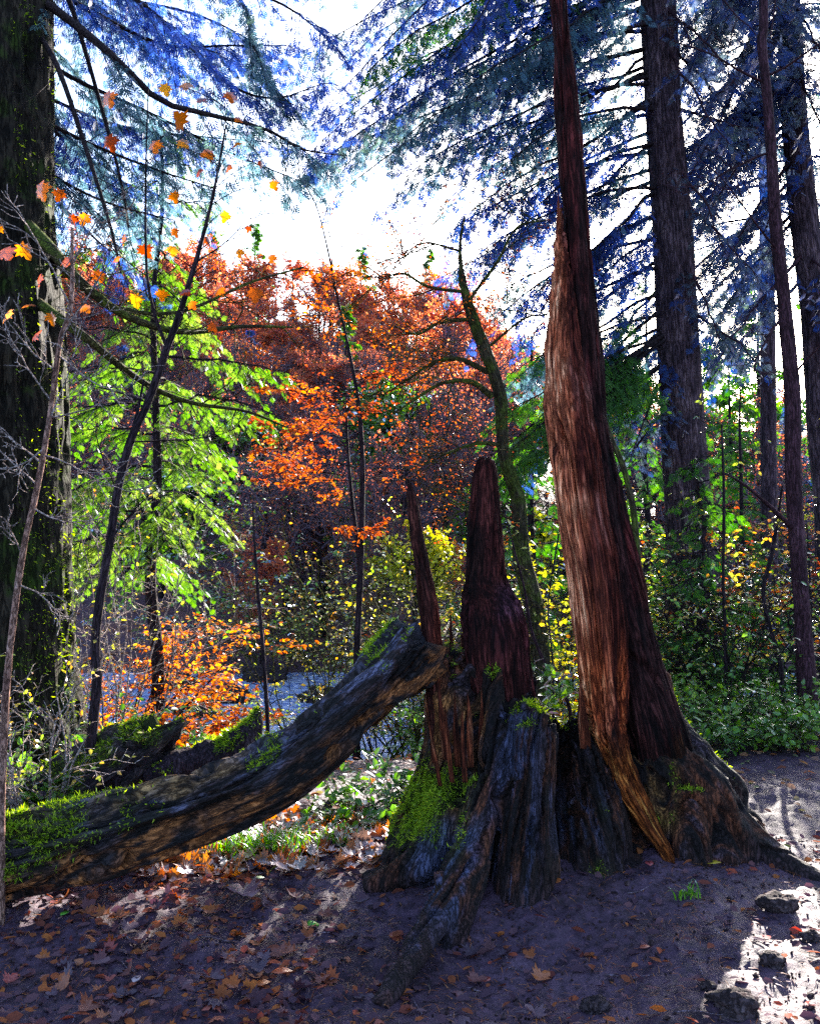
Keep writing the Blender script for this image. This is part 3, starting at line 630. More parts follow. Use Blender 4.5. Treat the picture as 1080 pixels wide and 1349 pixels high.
def trunk_tube(mb, pts, radii, n=160, seg=56, amp=.02, fib=18, zf=2.0, seed=0, flare=0):
    c = spline(np.array(pts, float), n); rr = spline(np.array(radii, float)[:, None], n)[:, 0]
    b = MB(); b.tube(c, rr, n=seg); v = b.v[0].astype(float); cc = np.repeat(c, seg, 0); d = v - cc
    dn = unit(d); rad = np.repeat(rr, seg)
    al = np.repeat(np.concatenate([[0], np.cumsum(np.linalg.norm(np.diff(c, axis=0), axis=1))]), seg)
    A = np.tile(np.arange(seg) * 2 * math.pi / seg, n); ux, uy = np.cos(A) * rad, np.sin(A) * rad
    f1 = fbm(ux * fib + seed, uy * fib, al * zf, 3); f2 = fbm(ux * 4 + seed, uy * 4, al * .8, 2)
    k = amp * (-1.4 * np.abs(f1) + .4 + .8 * f2)
    if flare: k = k + flare * np.clip(np.sin(A * 5 + 1.3 * seed), 0, 1) ** 1.5 * np.clip(1 - (al.max() - al) / .9, 0, 1) ** 2
    b.v[0] = (v + dn * k[:, None]).astype(np.float32)
    mb.add(b.v[0], b.f[0], .5, np.stack([ux, uy, al + seed], -1))
    return b.v[0], dn
def perp(d):
    d = unit(d); a = np.cross(d, [0, 0, 1.]); return unit(a if np.linalg.norm(a) > .05 else np.array([1., 0, 0]))
def bough(t, a, b, sag=.25, r0=.03, side=.6, step=.085, droop=.35, fsz=.11, fstep=.05, bare=.18, tip_up=.15, pts=None, jit=.03, keep=1.0, fdroop=.5):
    """conifer bough from a to b, side twigs in its plane, sprays of needles hanging from them"""
    if pts is None:
        a = np.asarray(a, float); b = np.asarray(b, float); L = np.linalg.norm(b - a)
        k = np.linspace(0, 1, 12)[:, None]
        c = a + (b - a) * k; c[:, 2:3] += sag * L * (k * (1 - k) * 1.2) - 0
        c[1:] += np.cumsum(R.normal(0, jit, (11, 3)), 0) * .6
    else:
        c = spline(np.array(pts), 16); L = np.linalg.norm(np.diff(c, axis=0), axis=1).sum()
    m = len(c); t.wood.tube(c, np.linspace(r0, .004, m), n=5)
    al = np.linspace(0, 1, m)
    ns = max(4, int(L * (1 - bare) / step))
    for s_ in np.linspace(bare, 1, ns):
        o = np.array([np.interp(s_, al, c[:, q]) for q in range(3)])
        d0 = unit(np.array([np.interp(min(1, s_ + .05), al, c[:, q]) - np.interp(max(0, s_ - .05), al, c[:, q]) for q in range(3)]))
        pr = perp(d0)
        gap = .5 + .9 * noise(o[0] * 2.6 + r0 * 900, o[1] * 2.6, o[2] * 2.6)
        for sg in (-1, 1):
            if R.random() > keep * min(1, .25 + gap * 1.3): continue
            ln = side * (1.0 - .75 * s_) * (.35 + .65 * min(1, s_ / .35)) * R.uniform(.35, 1.25) + .06
            dd = unit(pr * sg * .85 + d0 * R.uniform(.45, .9) + np.array([0, 0, -droop * R.uniform(.3, 1.3)]))
            k = np.linspace(0, 1, 4)[:, None]
            tw = o + dd * ln * k + np.array([0, 0, -1.]) * droop * ln * .6 * k ** 2
            t.wood.tube(tw, [.006, .004, .003, .0015], n=3)
            nf = max(2, int(ln / fstep))
            kk = (np.arange(nf) + R.random(nf)) / nf
            pos = o + dd * ln * kk[:, None] + np.array([0, 0, -1.]) * (droop * ln * .6 * kk ** 2)[:, None]
            p2 = perp(dd); sd = np.where(np.arange(nf) % 2 == 0, 1, -1)[:, None]
            fd = unit(dd * .9 + p2 * sd * .7 + np.array([0, 0, -fdroop]) + R.normal(0, .15, (nf, 3)))
            up = np.tile(np.array([0, 0, 1.]), (nf, 1)) + R.normal(0, .3, (nf, 3))
            t.leaf(pos, fd, up, R.uniform(.7, 1.25, nf) * fsz)
def twigs(t, o, d, L, r, lvl, spread=.6, leafn=0, lsize=.05, flat=.0, up=.15, nkid=5, leaf_lvl=0, gn=None, jit=.12, wood=None, first=.25, flatleaf=True):
    """broad-leaved branch: wandering polyline with side shoots; leaves along the last levels"""
    m = 7; c = [np.asarray(o, float)]; d = unit(d)
    for i in range(m - 1):
        d = unit(d + R.normal(0, jit, 3) + np.array([0, 0, up * .15]))
        if flat: d[2] *= (1 - flat * .25); d = unit(d)
        c.append(c[-1] + d * L / (m - 1))
    c = np.array(c)
    (wood or t.wood).tube(c, np.linspace(r, max(r * .35, .0018), m), n=5 if r > .008 else 3)
    if lvl > 0:
        for s_ in np.linspace(first, .97, nkid):
            x = s_ * (m - 1); i = min(int(x), m - 2); p = c[i] + (c[i + 1] - c[i]) * (x - i); dl = unit(c[i + 1] - c[i])
            sd = unit(np.cross(dl, R.normal(0, 1, 3)))
            if flat: sd = unit(sd * np.array([1, 1, 1 - flat]))
            kd = unit(dl * R.uniform(.5, 1) + sd * spread * R.uniform(.8, 1.5))
            twigs(t, p, kd, L * R.uniform(.4, .65) * (1.05 - .4 * s_), max(r * .5, .002), lvl - 1, spread, leafn, lsize, flat, up, nkid, leaf_lvl, jit=jit, first=.2, flatleaf=flatleaf)
    if leafn and lvl <= leaf_lvl:
        n = leafn; x = np.sort(R.uniform(.15, 1, n)) * (m - 1); i = np.minimum(x.astype(int), m - 2)
        p = c[i] + (c[i + 1] - c[i]) * (x - i)[:, None]
        dl = unit(c[i + 1] - c[i]); sd = np.cross(dl, np.array([0, 0, 1.])) * np.where(np.arange(n) % 2 == 0, 1, -1)[:, None]
        fd = unit(dl * .5 + sd * .9 + R.normal(0, .35, (n, 3)) + np.array([0, 0, -.25]))
        t.leaf(p, fd, np.array([0, 0, 1.]) + R.normal(0, .35 if flatleaf else .9, (n, 3)), R.uniform(.6, 1.2, n) * lsize)
    return c
def path(*pp): return [P(*p) for p in pp]
def at_ground(px, d):
    """the ground below pixel column px at depth d"""
    x = (px - 540.0) / F * d; return np.array([x, d, gz(x, d)])

# ---- big mossy tree on the left, with long low limbs
g0 = at_ground(-18, 5.6)
t = Tree(); T1 = thing('mossy_conifer', 'thick mossy trunk at the left edge with long low limbs', 'tree', g0)
tv, td = trunk_tube(t.trunk, [P(-75, -900, 6.0), P(-48, -450, 5.9), P(-28, -100, 5.8), P(-22, 150, 5.75), P(-18, 400, 5.7), P(-18, 650, 5.65), P(-22, 850, 5.6), P(-22, 960, 5.6), g0 + [0, 0, -.25]], [.3, .36, .41, .43, .45, .47, .52, .58, .72], n=340, seg=170, amp=.06, fib=11, zf=2.4, seed=4, flare=.1)
t.trunk.build('trunk', M['bark_moss'], T1, True)
limbs = [
 (path((30, -10, 5.8), (75, 14, 5.75), (150, 75, 5.7), (210, 132, 5.8), (280, 152, 6.0), (350, 170, 6.3), (400, 197, 6.5), (452, 205, 6.8)), .035, 'b'),
 (path((40, 30, 5.8), (75, 85, 5.6), (115, 200, 5.5), (145, 295, 5.4), (160, 360, 5.3)), .022, 'n'),
 (path((70, -40, 6.0), (95, 10, 6.1), (135, 145, 6.2), (160, 240, 6.2), (170, 300, 6.2)), .022, 'n'),
 (path((120, -30, 6.4), (180, 0, 6.4), (250, 60, 6.6), (300, 110, 6.8), (360, 130, 7.0), (425, 110, 7.2)), .024, 'b'),
 (path((200, -60, 7.0), (310, -10, 7.0), (335, 60, 7.0), (355, 110, 7.1), (385, 140, 7.2)), .02, 'b'),
 (path((40, 70, 6.3), (110, 110, 6.6), (200, 150, 6.9), (300, 200, 7.2), (400, 240, 7.6)), .022, 'b'),
 (path((40, 150, 6.3), (120, 190, 6.7), (210, 225, 7.0), (290, 250, 7.3)), .02, 'b'),
 (path((30, -120, 6.4), (140, -80, 6.8), (260, -40, 7.1), (380, 10, 7.5), (440, 60, 7.9)), .03, 'b'),
 (path((30, -40, 6.6), (130, 20, 7.2), (220, 60, 7.6), (300, 60, 7.9), (380, 60, 8.2)), .025, 'b'),
 (path((30, -60, 7.5), (170, 40, 8.6), (330, 170, 9.6)), .02, 'b'),
 (path((30, 20, 7.5), (150, 140, 8.6), (330, 215, 9.4)), .02, 'b'),
 (path((30, 90, 7.2), (110, 210, 8.0), (240, 330, 9.0)), .02, 'b'),
 (path((30, -150, 8.0), (200, -60, 9.0), (400, -10, 10.0)), .02, 'b'),
 (path((30, -100, 8.0), (220, 30, 9.4), (420, 150, 10.4)), .02, 'b'),
 (path((60, 160, 7.2), (140, 230, 8.2), (280, 280, 9.4)), .02, 'b'),
 (path((30, -20, 7.6), (260, 20, 9.0), (390, 90, 10.0)), .02, 'b'),
 (path((40, 120, 7.5), (180, 170, 8.8), (390, 190, 10.0)), .02, 'b'),
 (path((30, -200, 7.2), (180, -120, 7.8), (330, -30, 8.6)), .02, 'b'),
 (path((50, 240, 6.8), (110, 300, 7.4), (190, 370, 8.2)), .02, 'b'),
 (path((30, 200, 6.0), (85, 240, 6.3), (150, 270, 6.6), (230, 290, 6.9)), .016, 'b'),
]
for pts, r0, kind in limbs:
    t = Tree()
    if kind == 'b': bough(t, None, None, pts=pts, r0=r0, side=.8, step=.075, droop=.6, fsz=.13, fstep=.042, bare=.1, fdroop=.8, keep=.85)
    else:
        c = spline(np.array(pts), 20); t.wood.tube(c, np.linspace(r0, .006, 20), n=6)
        for k in range(8):
            i = int(R.integers(4, 19)); twigs(t, c[i], R.normal(0, 1, 3) + [0, 0, -.5], R.uniform(.2, .5), .004, 1, nkid=3)
    lb = t.wood.build('limb', M['twig'], T1)
    if t.pos: t.leaves(T_FROND).build('needles', M['needle_blue' if R.random() < .55 else 'needle_teal'], lb)
for pts, r0 in [(path((20, 280, 5.6), (65, 325, 5.35), (105, 370, 5.3), (165, 415, 5.4), (240, 437, 5.6), (320, 430, 5.9), (385, 431, 6.2)), .045),
                (path((40, 390, 5.6), (85, 425, 5.4), (120, 450, 5.4), (165, 487, 5.6), (210, 515, 5.8), (260, 532, 6.0), (325, 542, 6.3), (378, 563, 6.6)), .035),
                (path((50, 320, 5.7), (130, 395, 5.8), (230, 412, 6.0), (330, 372, 6.3), (400, 352, 6.6)), .018)]:
    low = Tree(); c = spline(np.array(pts), 30); low.wood.tube(c, np.linspace(r0, .007, 30), n=7)
    for k in range(15):
        i = int(R.integers(6, 29)); twigs(low, c[i], np.array([R.normal(.4, .5), R.normal(0, .5), R.normal(-.35, .5)]), R.uniform(.25, .6), .006, 1, nkid=4)
    low.wood.build('limb', M['twig_moss'], T1)
mw = (td[:, 0] > .72) * sstep(-.2, .2, fbm(tv[:, 0] * 5, tv[:, 1] * 5, tv[:, 2] * 2, 3)) * (tv[:, 2] < 5) + .004
tufts('moss', tv, td, mw, 3000, T1, (.012, .035))

# ---- young green hemlock beyond it
def conifer(root, base, top, r0, nb, Lmax, t=None, z0=.12, taper=.9, droop=.5, fsz=.12, side=.55, step=.1, fstep=.055, tm='bark_dark', lm='needle_green', slope=-.15, T=T_FROND, widen=1.0, az=None, keep=1.0, fdroop=.6, sag=.25):
    t = Tree(); base = np.asarray(base, float); top = np.asarray(top, float)
    k = np.linspace(0, 1, 8)[:, None]; c = base + (top - base) * k; c[1:-1, :2] += R.normal(0, .03, (6, 2))
    trunk_tube(t.trunk, c[::-1], np.linspace(.01, r0, 8), n=60, seg=16, amp=.006, seed=R.uniform(0, 50))
    H = np.linalg.norm(top - base)
    for i in range(nb):
        f = z0 + (1 - z0) * (i + R.random() * .7) / nb
        a = R.uniform(0, 2 * math.pi) if az is None else math.radians(R.uniform(*az))
        L = Lmax * (1 - f) ** taper * R.uniform(.7, 1.15) + .12
        o = base + (top - base) * f
        e = o + np.array([math.cos(a) * L, math.sin(a) * L, slope * L * R.uniform(.5, 1.6)])
        bough(t, o, e, sag=sag, r0=.006 + .02 * L / 3, side=side * min(1, L / 1.2), step=step, droop=droop, fsz=fsz, fstep=fstep, bare=.08, keep=keep, fdroop=fdroop)
    return t.finish(root, tm, 'twig', lm, T, widen)
g = at_ground(205, 8.6); HEM = thing('hemlock_sapling', 'bright green young hemlock with drooping sprays beside the mossy trunk', 'conifer', g)
conifer(HEM, g, P(212, 150, 8.6), .07, 42, 2.1, droop=.5, fsz=.10, side=.85, step=.085, fstep=.036, slope=-.12, z0=.3, fdroop=1.0, taper=.7)

# ---- tall conifers on the right
t = Tree(); g = at_ground(925, 10); T6 = thing('tall_conifer', 'tall thick straight conifer trunk right of the broken snag', 'conifer', g)
trunk_tube(t.trunk, path((820, -900, 10), (848, -300, 10), (866, 0, 10), (874, 150, 10), (885, 300, 10), (893, 450, 10), (901, 600, 10), (910, 720, 10)) + [g + [0, 0, -.2]], [.13, .165, .195, .2, .215, .23, .25, .28, .42], n=300, seg=90, amp=.022, fib=22, zf=2.5, seed=8, flare=.08)
t.trunk.build('trunk', M['bark_fir'], T6, True)
def axis6(py): return P(np.interp(py, [-900, 0, 300, 600], [820, 866, 885, 901]), py, 10)
B6 = [  # (start py, end px, end py, end depth)
 (-160, 470, 130, 8.6), (-120, 440, 60, 9.2), (-80, 450, 190, 8.4), (-60, 520, 120, 8.2), (-30, 430, 235, 8.8), (0, 480, 250, 8.3), (30, 560, 170, 7.9), (-200, 520, 40, 8.0), (-240, 600, 60, 7.6),
 (60, 450, 200, 10.2), (90, 500, 262, 9.2), (110, 560, 235, 8.6), (130, 600, 262, 8.6), (-20, 620, 110, 7.8), (150, 640, 230, 8.4), (-100, 560, 0, 9.5), (-60, 640, 20, 8.6), (20, 610, 60, 9.4), (60, 650, 130, 9.5),
 (170, 640, 300, 9.4), (200, 560, 330, 9.6), (220, 600, 360, 9.8), (250, 640, 330, 9.0), (280, 690, 400, 9.3), (310, 640, 400, 10.4), (350, 700, 450, 9.6), (180, 790, 300, 8.4), (120, 800, 230, 8.0), (60, 800, 160, 8.2), (380, 760, 470, 9.0), (420, 720, 560, 9.4), (460, 780, 600, 9.2), (-280, 440, 20, 9.6), (-140, 460, 110, 10.4), (-40, 440, 180, 10.6), (-90, 590, 60, 9), (-10, 440, 240, 10), (40, 500, 230, 10.8), (80, 590, 200, 10.2), (-180, 640, -30, 9), (-300, 540, -30, 10), (-40, 690, 90, 9.2), (100, 690, 190, 9.2), (150, 570, 280, 10.6), (190, 690, 290, 9.2), (230, 580, 380, 10.8), (270, 610, 440, 10.8), (330, 660, 500, 10.8), (390, 690, 600, 10.4), (300, 800, 400, 8.6), (-60, 800, 60, 8.6), (240, 790, 350, 8.2), (370, 800, 520, 11), (420, 800, 560, 10.6), (10, 760, 160, 10.8)]
for (y0, x1, y1, d1) in [(430, 700, 600, 8.9), (450, 690, 570, 9.3), (440, 670, 545, 9.0), (470, 740, 590, 8.6), (410, 680, 500, 9.4), (430, 690, 625, 9.8), (430, 632, 640, 8.6), (440, 655, 650, 8.6), (420, 640, 605, 9)]:
    t = Tree(); bough(t, axis6(y0), P(x1, y1, d1), sag=.12, r0=.022, side=.65, step=.075, droop=.45, fsz=.14, fstep=.045, bare=.3, fdroop=.7)
    bo = t.wood.build('bough', M['twig'], T6); t.leaves(T_FROND, 1.2).build('needles', M['needle_mid'], bo)
for (y0, x1, y1, d1) in B6:
    if x1 > 750: x1, d1 = x1 - 45, max(d1, 9.7)
    elif y1 < 262 and x1 < 570: x1 -= 42
    t = Tree(); bough(t, axis6(y0), P(x1, y1, d1), sag=R.uniform(.05, .3), r0=.026, side=.9, step=.08, droop=.75, fsz=.14, fstep=.044, bare=.24, fdroop=.7, keep=.9)
    bo = t.wood.build('bough', M['twig'], T6); t.leaves(T_FROND).build('needles', M['needle_blue' if R.random() < .5 else 'needle_teal' if R.random() < .75 else 'needle_mid'], bo)
for (y0, x1, y1, d1) in [(-100, 1010, 60, 8.6), (0, 980, 110, 9), (60, 960, 200, 8.8), (140, 1010, 180, 9.4), (200, 960, 330, 9.3), (260, 1000, 360, 9.2), (330, 960, 450, 9.4), (400, 1010, 480, 9), (40, 1000, 250, 11), (450, 830, 620, 9.2), (520, 800, 650, 9.5)]:
    t = Tree(); bough(t, axis6(y0), P(x1, y1, d1), sag=.1, r0=.022, side=.7, step=.11, droop=.35, fsz=.13, fstep=.055, bare=.15, keep=1)
    bo = t.wood.build('bough', M['bark_red'], T6); t.leaves(T_FROND).build('needles', M['needle_dark'], bo)

t = Tree(); g = at_ground(1105, 11); T7 = thing('tall_conifer', 'tall conifer trunk at the right edge, partly cut by the frame', 'conifer', g)
trunk_tube(t.trunk, path((985, -900, 11), (1020, -200, 11), (1037, 0, 11), (1045, 150, 11), (1060, 300, 11), (1075, 420, 11), (1085, 560, 11), (1098, 700, 11)) + [g + [0, 0, -.2]], [.1, .125, .14, .15, .165, .18, .2, .22, .34], n=240, seg=70, amp=.018, fib=22, zf=2.5, seed=18, flare=.06)
t.trunk.build('trunk', M['bark_fir'], T7, True)
def axis7(py): return P(np.interp(py, [-900, 0, 300, 420, 700], [985, 1037, 1060, 1075, 1098]), py, 11)
for (y0, x1, y1, d1) in [(-120, 900, 130, 10), (-60, 930, 60, 10.2), (0, 900, 240, 10), (40, 950, 120, 9.2), (80, 910, 320, 10.2), (130, 890, 200, 11.4), (190, 930, 390, 10.4), (-30, 780, 150, 12), (30, 800, 260, 12.2), (90, 780, 330, 12.5), (330, 930, 470, 10.2), (-160, 1100, -20, 9.5), (20, 1120, 120, 10), (330, 1130, 420, 10), (-200, 960, -20, 9.5), (150, 770, 420, 12.6), (240, 800, 470, 12.4), (-250, 900, -30, 9), (-200, 820, 60, 12), (-100, 840, 200, 12), (-40, 930, 150, 11), (60, 860, 300, 12), (-150, 970, 20, 12), (110, 960, 210, 11.5), (-90, 1010, 60, 9), (160, 830, 340, 12.5), (220, 870, 420, 12), (280, 920, 450, 11.6), (-300, 760, 60, 12.5), (-20, 1000, 200, 12.4), (270, 840, 500, 12.6), (360, 880, 560, 12), (-280, 940, 20, 10.5), (-220, 1010, 10, 10), (-80, 860, 90, 11.6), (20, 960, 190, 10.4), (70, 990, 150, 12), (100, 840, 250, 12.2), (-180, 880, 40, 10.8), (-10, 1080, 90, 9.8), (60, 1100, 190, 10), (-130, 1060, 0, 9.6)]:
    t = Tree(); bough(t, axis7(y0), P(x1, y1, d1), sag=.06, r0=.026, side=.9, step=.085, droop=.45, fsz=.145, fstep=.045, bare=.1, keep=1, fdroop=.4)
    bo = t.wood.build('bough', M['bark_red'], T7); t.leaves(T_FROND).build('needles', M['needle_dark'], bo)

# conifer farther back between the two right-hand trunks
t = Tree(); g = at_ground(1012, 15); T9 = thing('tall_conifer', 'conifer farther back between the thick trunk and the slender dark red stem', 'conifer', g)
trunk_tube(t.trunk, path((995, -700, 15), (1005, 0, 15), (1009, 300, 15), (1012, 600, 15)) + [g + [0, 0, -.2]], [.06, .10, .12, .13, .17], n=160, seg=30, amp=.012, seed=58)
t.trunk.build('trunk', M['bark_fir'], T9, True)
for i in range(44):
    y0 = -260 + i * 14; a = R.uniform(0, 6.28); L_ = R.uniform(1.6, 3.0); o_ = P(1005, y0, 15)
    t = Tree(); bough(t, o_, o_ + np.array([math.cos(a) * L_, math.sin(a) * L_ * .8, -.3 * L_]), sag=.15, r0=.025, side=.9, step=.12, droop=.5, fsz=.19, fstep=.065, bare=.1, fdroop=.7)
    bo = t.wood.build('bough', M['twig'], T9); t.leaves(T_FROND).build('needles', M['needle_dark' if i % 2 else 'needle_teal'], bo)
t = Tree(); g = at_ground(1064, 7.4); T8 = thing('slender_tree', 'slender dark red stem standing right of the tall thick conifer', 'tree', g)
trunk_tube(t.trunk, path((990, -300, 7.4), (1005, 0, 7.4), (1003, 60, 7.4), (1012, 150, 7.4), (1020, 280, 7.4), (1032, 400, 7.4), (1043, 520, 7.4), (1044, 620, 7.4), (1050, 720, 7.4), (1058, 840, 7.4)) + [g + [0, 0, -.1]], [.028, .034, .04, .04, .044, .05, .058, .06, .062, .07, .1], n=200, seg=36, amp=.012, fib=24, seed=28)
tw = spline(np.array(path((1048, 700, 7.4), (1025, 678, 7.3), (1000, 655, 7.2), (975, 635, 7.1), (950, 622, 7.0))), 14); t.wood.tube(tw, np.linspace(.024, .006, 14), n=6)
for (a, b) in [((1010, 110), (900, 70)), ((1015, 200), (920, 230)), ((1025, 330), (930, 260)), ((1030, 420), (960, 470)), ((1040, 500), (1080, 440)), ((1010, 100), (1090, 60))]:
    twigs(t, P(*a, 7.4), P(*b, 7.2) - P(*a, 7.4), .9, .012, 2, nkid=5)
t.finish(T8, 'bark_red', 'bark_red', 'leaf_mix', T_LEAF)

# ---- conifer mass behind the snag (fills the gap between snag and thick trunk)
for (px_, d_, top, L, lab) in [(850, 14.2, 350, 1.9, 'dark green conifer with low boughs growing in the gap right of the snag'), (975, 15.5, 500, 1.5, 'small sunlit green conifer beyond the slender dark red stem'), (700, 12.5, 440, 1.5, 'small dark conifer behind the snag, left of it')]:
    g = at_ground(px_, d_) if d_ < 12 or px_ > 780 else np.array([(px_ - 540) / F * d_, d_, -1.2])
    o = thing('young_conifer', lab, 'conifer', g)
    conifer(o, g, P(px_, top, d_), .08, 56 if px_ == 850 else 46, L, droop=.5, fsz=.17, side=.7, step=.13, fstep=.065, slope=-.18, z0=.05, lm='needle_mid', fdroop=.6)

# ---- mossy leaning tree in the middle
t = Tree(); g = at_ground(712, 8.4); T5 = thing('mossy_leaning_tree', 'crooked mossy tree with arching bare limbs just left of the tall snag', 'tree', g)
trunk_tube(t.trunk, path((612, 285, 8.4), (606, 330, 8.4), (613, 385, 8.4), (632, 445, 8.4), (658, 520, 8.4), (664, 600, 8.4), (682, 660, 8.4), (686, 730, 8.4), (703, 800, 8.4), (712, 880, 8.4)) + [g + [0, 0, -.15]], [.015, .022, .042, .055, .062, .066, .072, .078, .082, .09, .12], n=220, seg=48, amp=.03, fib=20, zf=4, seed=38)
t.trunk.build('trunk', M['bark_moss_lit'], T5, True)
for pts, r0 in [(path((648, 522, 8.4), (620, 503, 8.3), (582, 505, 8.2), (545, 527, 8.1), (520, 545, 8.0)), .04), (path((642, 490, 8.4), (605, 473, 8.3), (570, 478, 8.3), (540, 498, 8.3), (505, 520, 8.2)), .035),
                (path((666, 587, 8.4), (630, 584, 8.3), (592, 596, 8.2), (560, 612, 8.1)), .03), (path((625, 420, 8.4), (580, 425, 8.3), (550, 440, 8.2), (520, 430, 8.0)), .028), (path((615, 385, 8.4), (565, 378, 8.2), (530, 360, 8.0), (500, 370, 7.9)), .022),
                (path((618, 395, 8.4), (655, 345, 8.4), (680, 300, 8.4), (720, 290, 8.4)), .022), (path((604, 330, 8.4), (560, 320, 8.3), (530, 335, 8.2)), .014), (path((640, 460, 8.4), (690, 420, 8.3), (720, 415, 8.2)), .018), (path((684, 690, 8.4), (640, 670, 8.3), (600, 675, 8.2)), .022)]:
    t = Tree(); c = spline(np.array(pts), 16); t.wood.tube(c, np.linspace(r0 * .85, .006, 16), n=6)
    for k in range(11):
        i = int(R.integers(4, 16)); twigs(t, c[i], np.array([R.normal(-.3, .6), R.normal(0, .5), R.normal(.15, .6)]), R.uniform(.3, .8), .007, 2, nkid=5, leafn=1, lsize=.03)
    lb = t.wood.build('limb', M['twig_moss'], T5); t.leaves(T_LEAF).build('leaves', M['leaf_red'], lb)
# ---- saplings
def sapling(name, label, cat, pts, radii, tm, wm, seed, lm=None):
    t = Tree(); p = [np.asarray(q) for q in pts]
    g = np.array([p[-1][0], p[-1][1], gz(p[-1][0], p[-1][1])])
    o = thing(name, label, cat, g)
    if p[-1][2] > g[2]: p.append(g + [0, 0, -.06]); radii = list(radii) + [radii[-1] * 1.15]
    trunk_tube(t.trunk, p, radii, n=120, seg=18, amp=.004, fib=60, zf=4, seed=seed)
    return t, o
# pale maple sapling by the mossy trunk
t, o = sapling('maple_sapling', 'pale pink maple sapling with bare twigs in front of the mossy trunk', 'sapling', path((96, 300, 3.6), (94, 400, 3.6), (80, 450, 3.6), (66, 550, 3.6), (50, 640, 3.6), (32, 720, 3.6), (18, 820, 3.6), (8, 920, 3.6), (2, 1075, 3.6)), [.005, .007, .009, .010, .011, .012, .013, .014, .016], 'bark_pale', 'twig_pale', 3)
for (a, b, L) in [((80, 450), (95, 390), .5), ((75, 490), (0, 430), .4), ((70, 530), (0, 470), .4), ((66, 550), (130, 560), .35), ((60, 590), (0, 640), .3), ((64, 560), (100, 480), .5), ((55, 610), (0, 560), .35), ((50, 640), (5, 600), .3), ((45, 670), (85, 700), .3), ((60, 600), (150, 640), .45), ((30, 730), (0, 690), .2), ((25, 770), (90, 800), .3), ((92, 400), (60, 340), .5), ((95, 350), (120, 280), .4), ((80, 470), (140, 520), .45)]:
    twigs(t, P(*a, 3.6), P(*b, 3.55) - P(*a, 3.6), L * .85, .005, 2, nkid=5)
t.finish(o, 'bark_pale', 'twig_pale', 'leaf_maple', T_MAPLE)
# darker maple sapling carrying the orange leaves
t, o = sapling('maple_sapling', 'dark slender maple sapling holding scattered orange leaves above the rotten log', 'sapling', path((298, 165, 4.8), (290, 210, 4.8), (277, 275, 4.8), (258, 345, 4.8), (238, 410, 4.8), (220, 460, 4.8), (195, 530, 4.8), (172, 582, 4.8), (155, 650, 4.8), (146, 710, 4.8), (132, 790, 4.8), (126, 850, 4.8), (128, 900, 4.8), (118, 1015, 4.8)), [.005, .007, .009, .012, .014, .017, .019, .021, .023, .024, .026, .027, .028, .03], 'bark_dark', 'twig', 5)
c = spline(np.array(path((222, 462, 4.8), (206, 420, 4.75), (195, 370, 4.7), (192, 300, 4.7), (193, 200, 4.7), (196, 110, 4.7))), 30); t.trunk.tube(c, np.linspace(.011, .003, 30), n=8)
c = spline(np.array(path((172, 582, 4.8), (182, 540, 4.8), (190, 500, 4.8))), 12); t.trunk.tube(c, np.linspace(.013, .006, 12), n=8)
spots = [(140, 125, .95), (150, 178, .8), (240, 165, 1.0), (242, 108, .75), (213, 112, .6), (275, 125, .65), (298, 132, .65), (238, 186, .7), (208, 190, .7), (283, 205, .75), (318, 190, .55), (308, 212, .5), (358, 240, .5), (347, 218, .4), (298, 275, .55), (265, 222, .6), (230, 252, .65), (118, 285, .7), (55, 245, .9), (80, 248, .6), (100, 285, .5), (160, 300, .6), (190, 325, .8), (228, 330, .65), (220, 302, .5), (345, 355, .5), (365, 342, .5), (330, 375, .8), (290, 380, .6), (248, 375, .6), (272, 310, .6), (320, 330, .5), (12, 325, 1.0), (30, 325, .8), (52, 355, .7), (12, 408, .8), (45, 398, .7), (68, 415, .6), (45, 445, .7), (85, 335, .8), (130, 360, .7), (170, 385, .7), (212, 385, .6), (250, 400, .5), (270, 428, .5), (150, 345, .6), (110, 400, .6), (8, 300, .6), (325, 300, .35), (312, 155, .4)]
pos = []; rn = []
for (x, y, s) in spots:
    p = P(x + R.normal(0, 4), y + R.normal(0, 4), R.uniform(4.2, 5.0)); pos.append(p); rn.append(min(1, max(0, R.normal(.45, .28))))
    anc = P(np.interp(y, [165, 460], [297, 222]), y + 30, 4.8) if x > 175 else P(150 + (x - 90) * .4, y + 50, 4.75)
    k = np.linspace(0, 1, 6)[:, None]; tw = anc + (p - anc) * k; tw[:, 2:3] += .10 * (k * (1 - k)); t.wood.tube(tw, np.linspace(.0035, .0012, 6), n=3)
pos = np.array(pos); n = len(pos)
mb = MB(); scatter(mb, pos, np.tile([0, 0, -1.], (n, 1)) + R.normal(0, .55, (n, 3)), np.tile([0, -1., .4], (n, 1)) + R.normal(0, .4, (n, 3)), np.array([s[2] for s in spots]) * .108, T_MAPLE, rnd=np.array(rn))
mb.build('maple_leaves', M['leaf_maple'], o)
for (a, b, L) in [((155, 650), (100, 560), .5), ((172, 582), (330, 600), .6), ((240, 400), (150, 330), .6), ((258, 345), (330, 300), .4), ((146, 710), (200, 660), .4), ((195, 530), (120, 500), .4)]:
    twigs(t, P(*a, 4.8), P(*b, 4.8) - P(*a, 4.8), L, .006, 2, nkid=4)
t.finish(o, 'bark_dark', 'twig', 'leaf_maple', T_MAPLE)
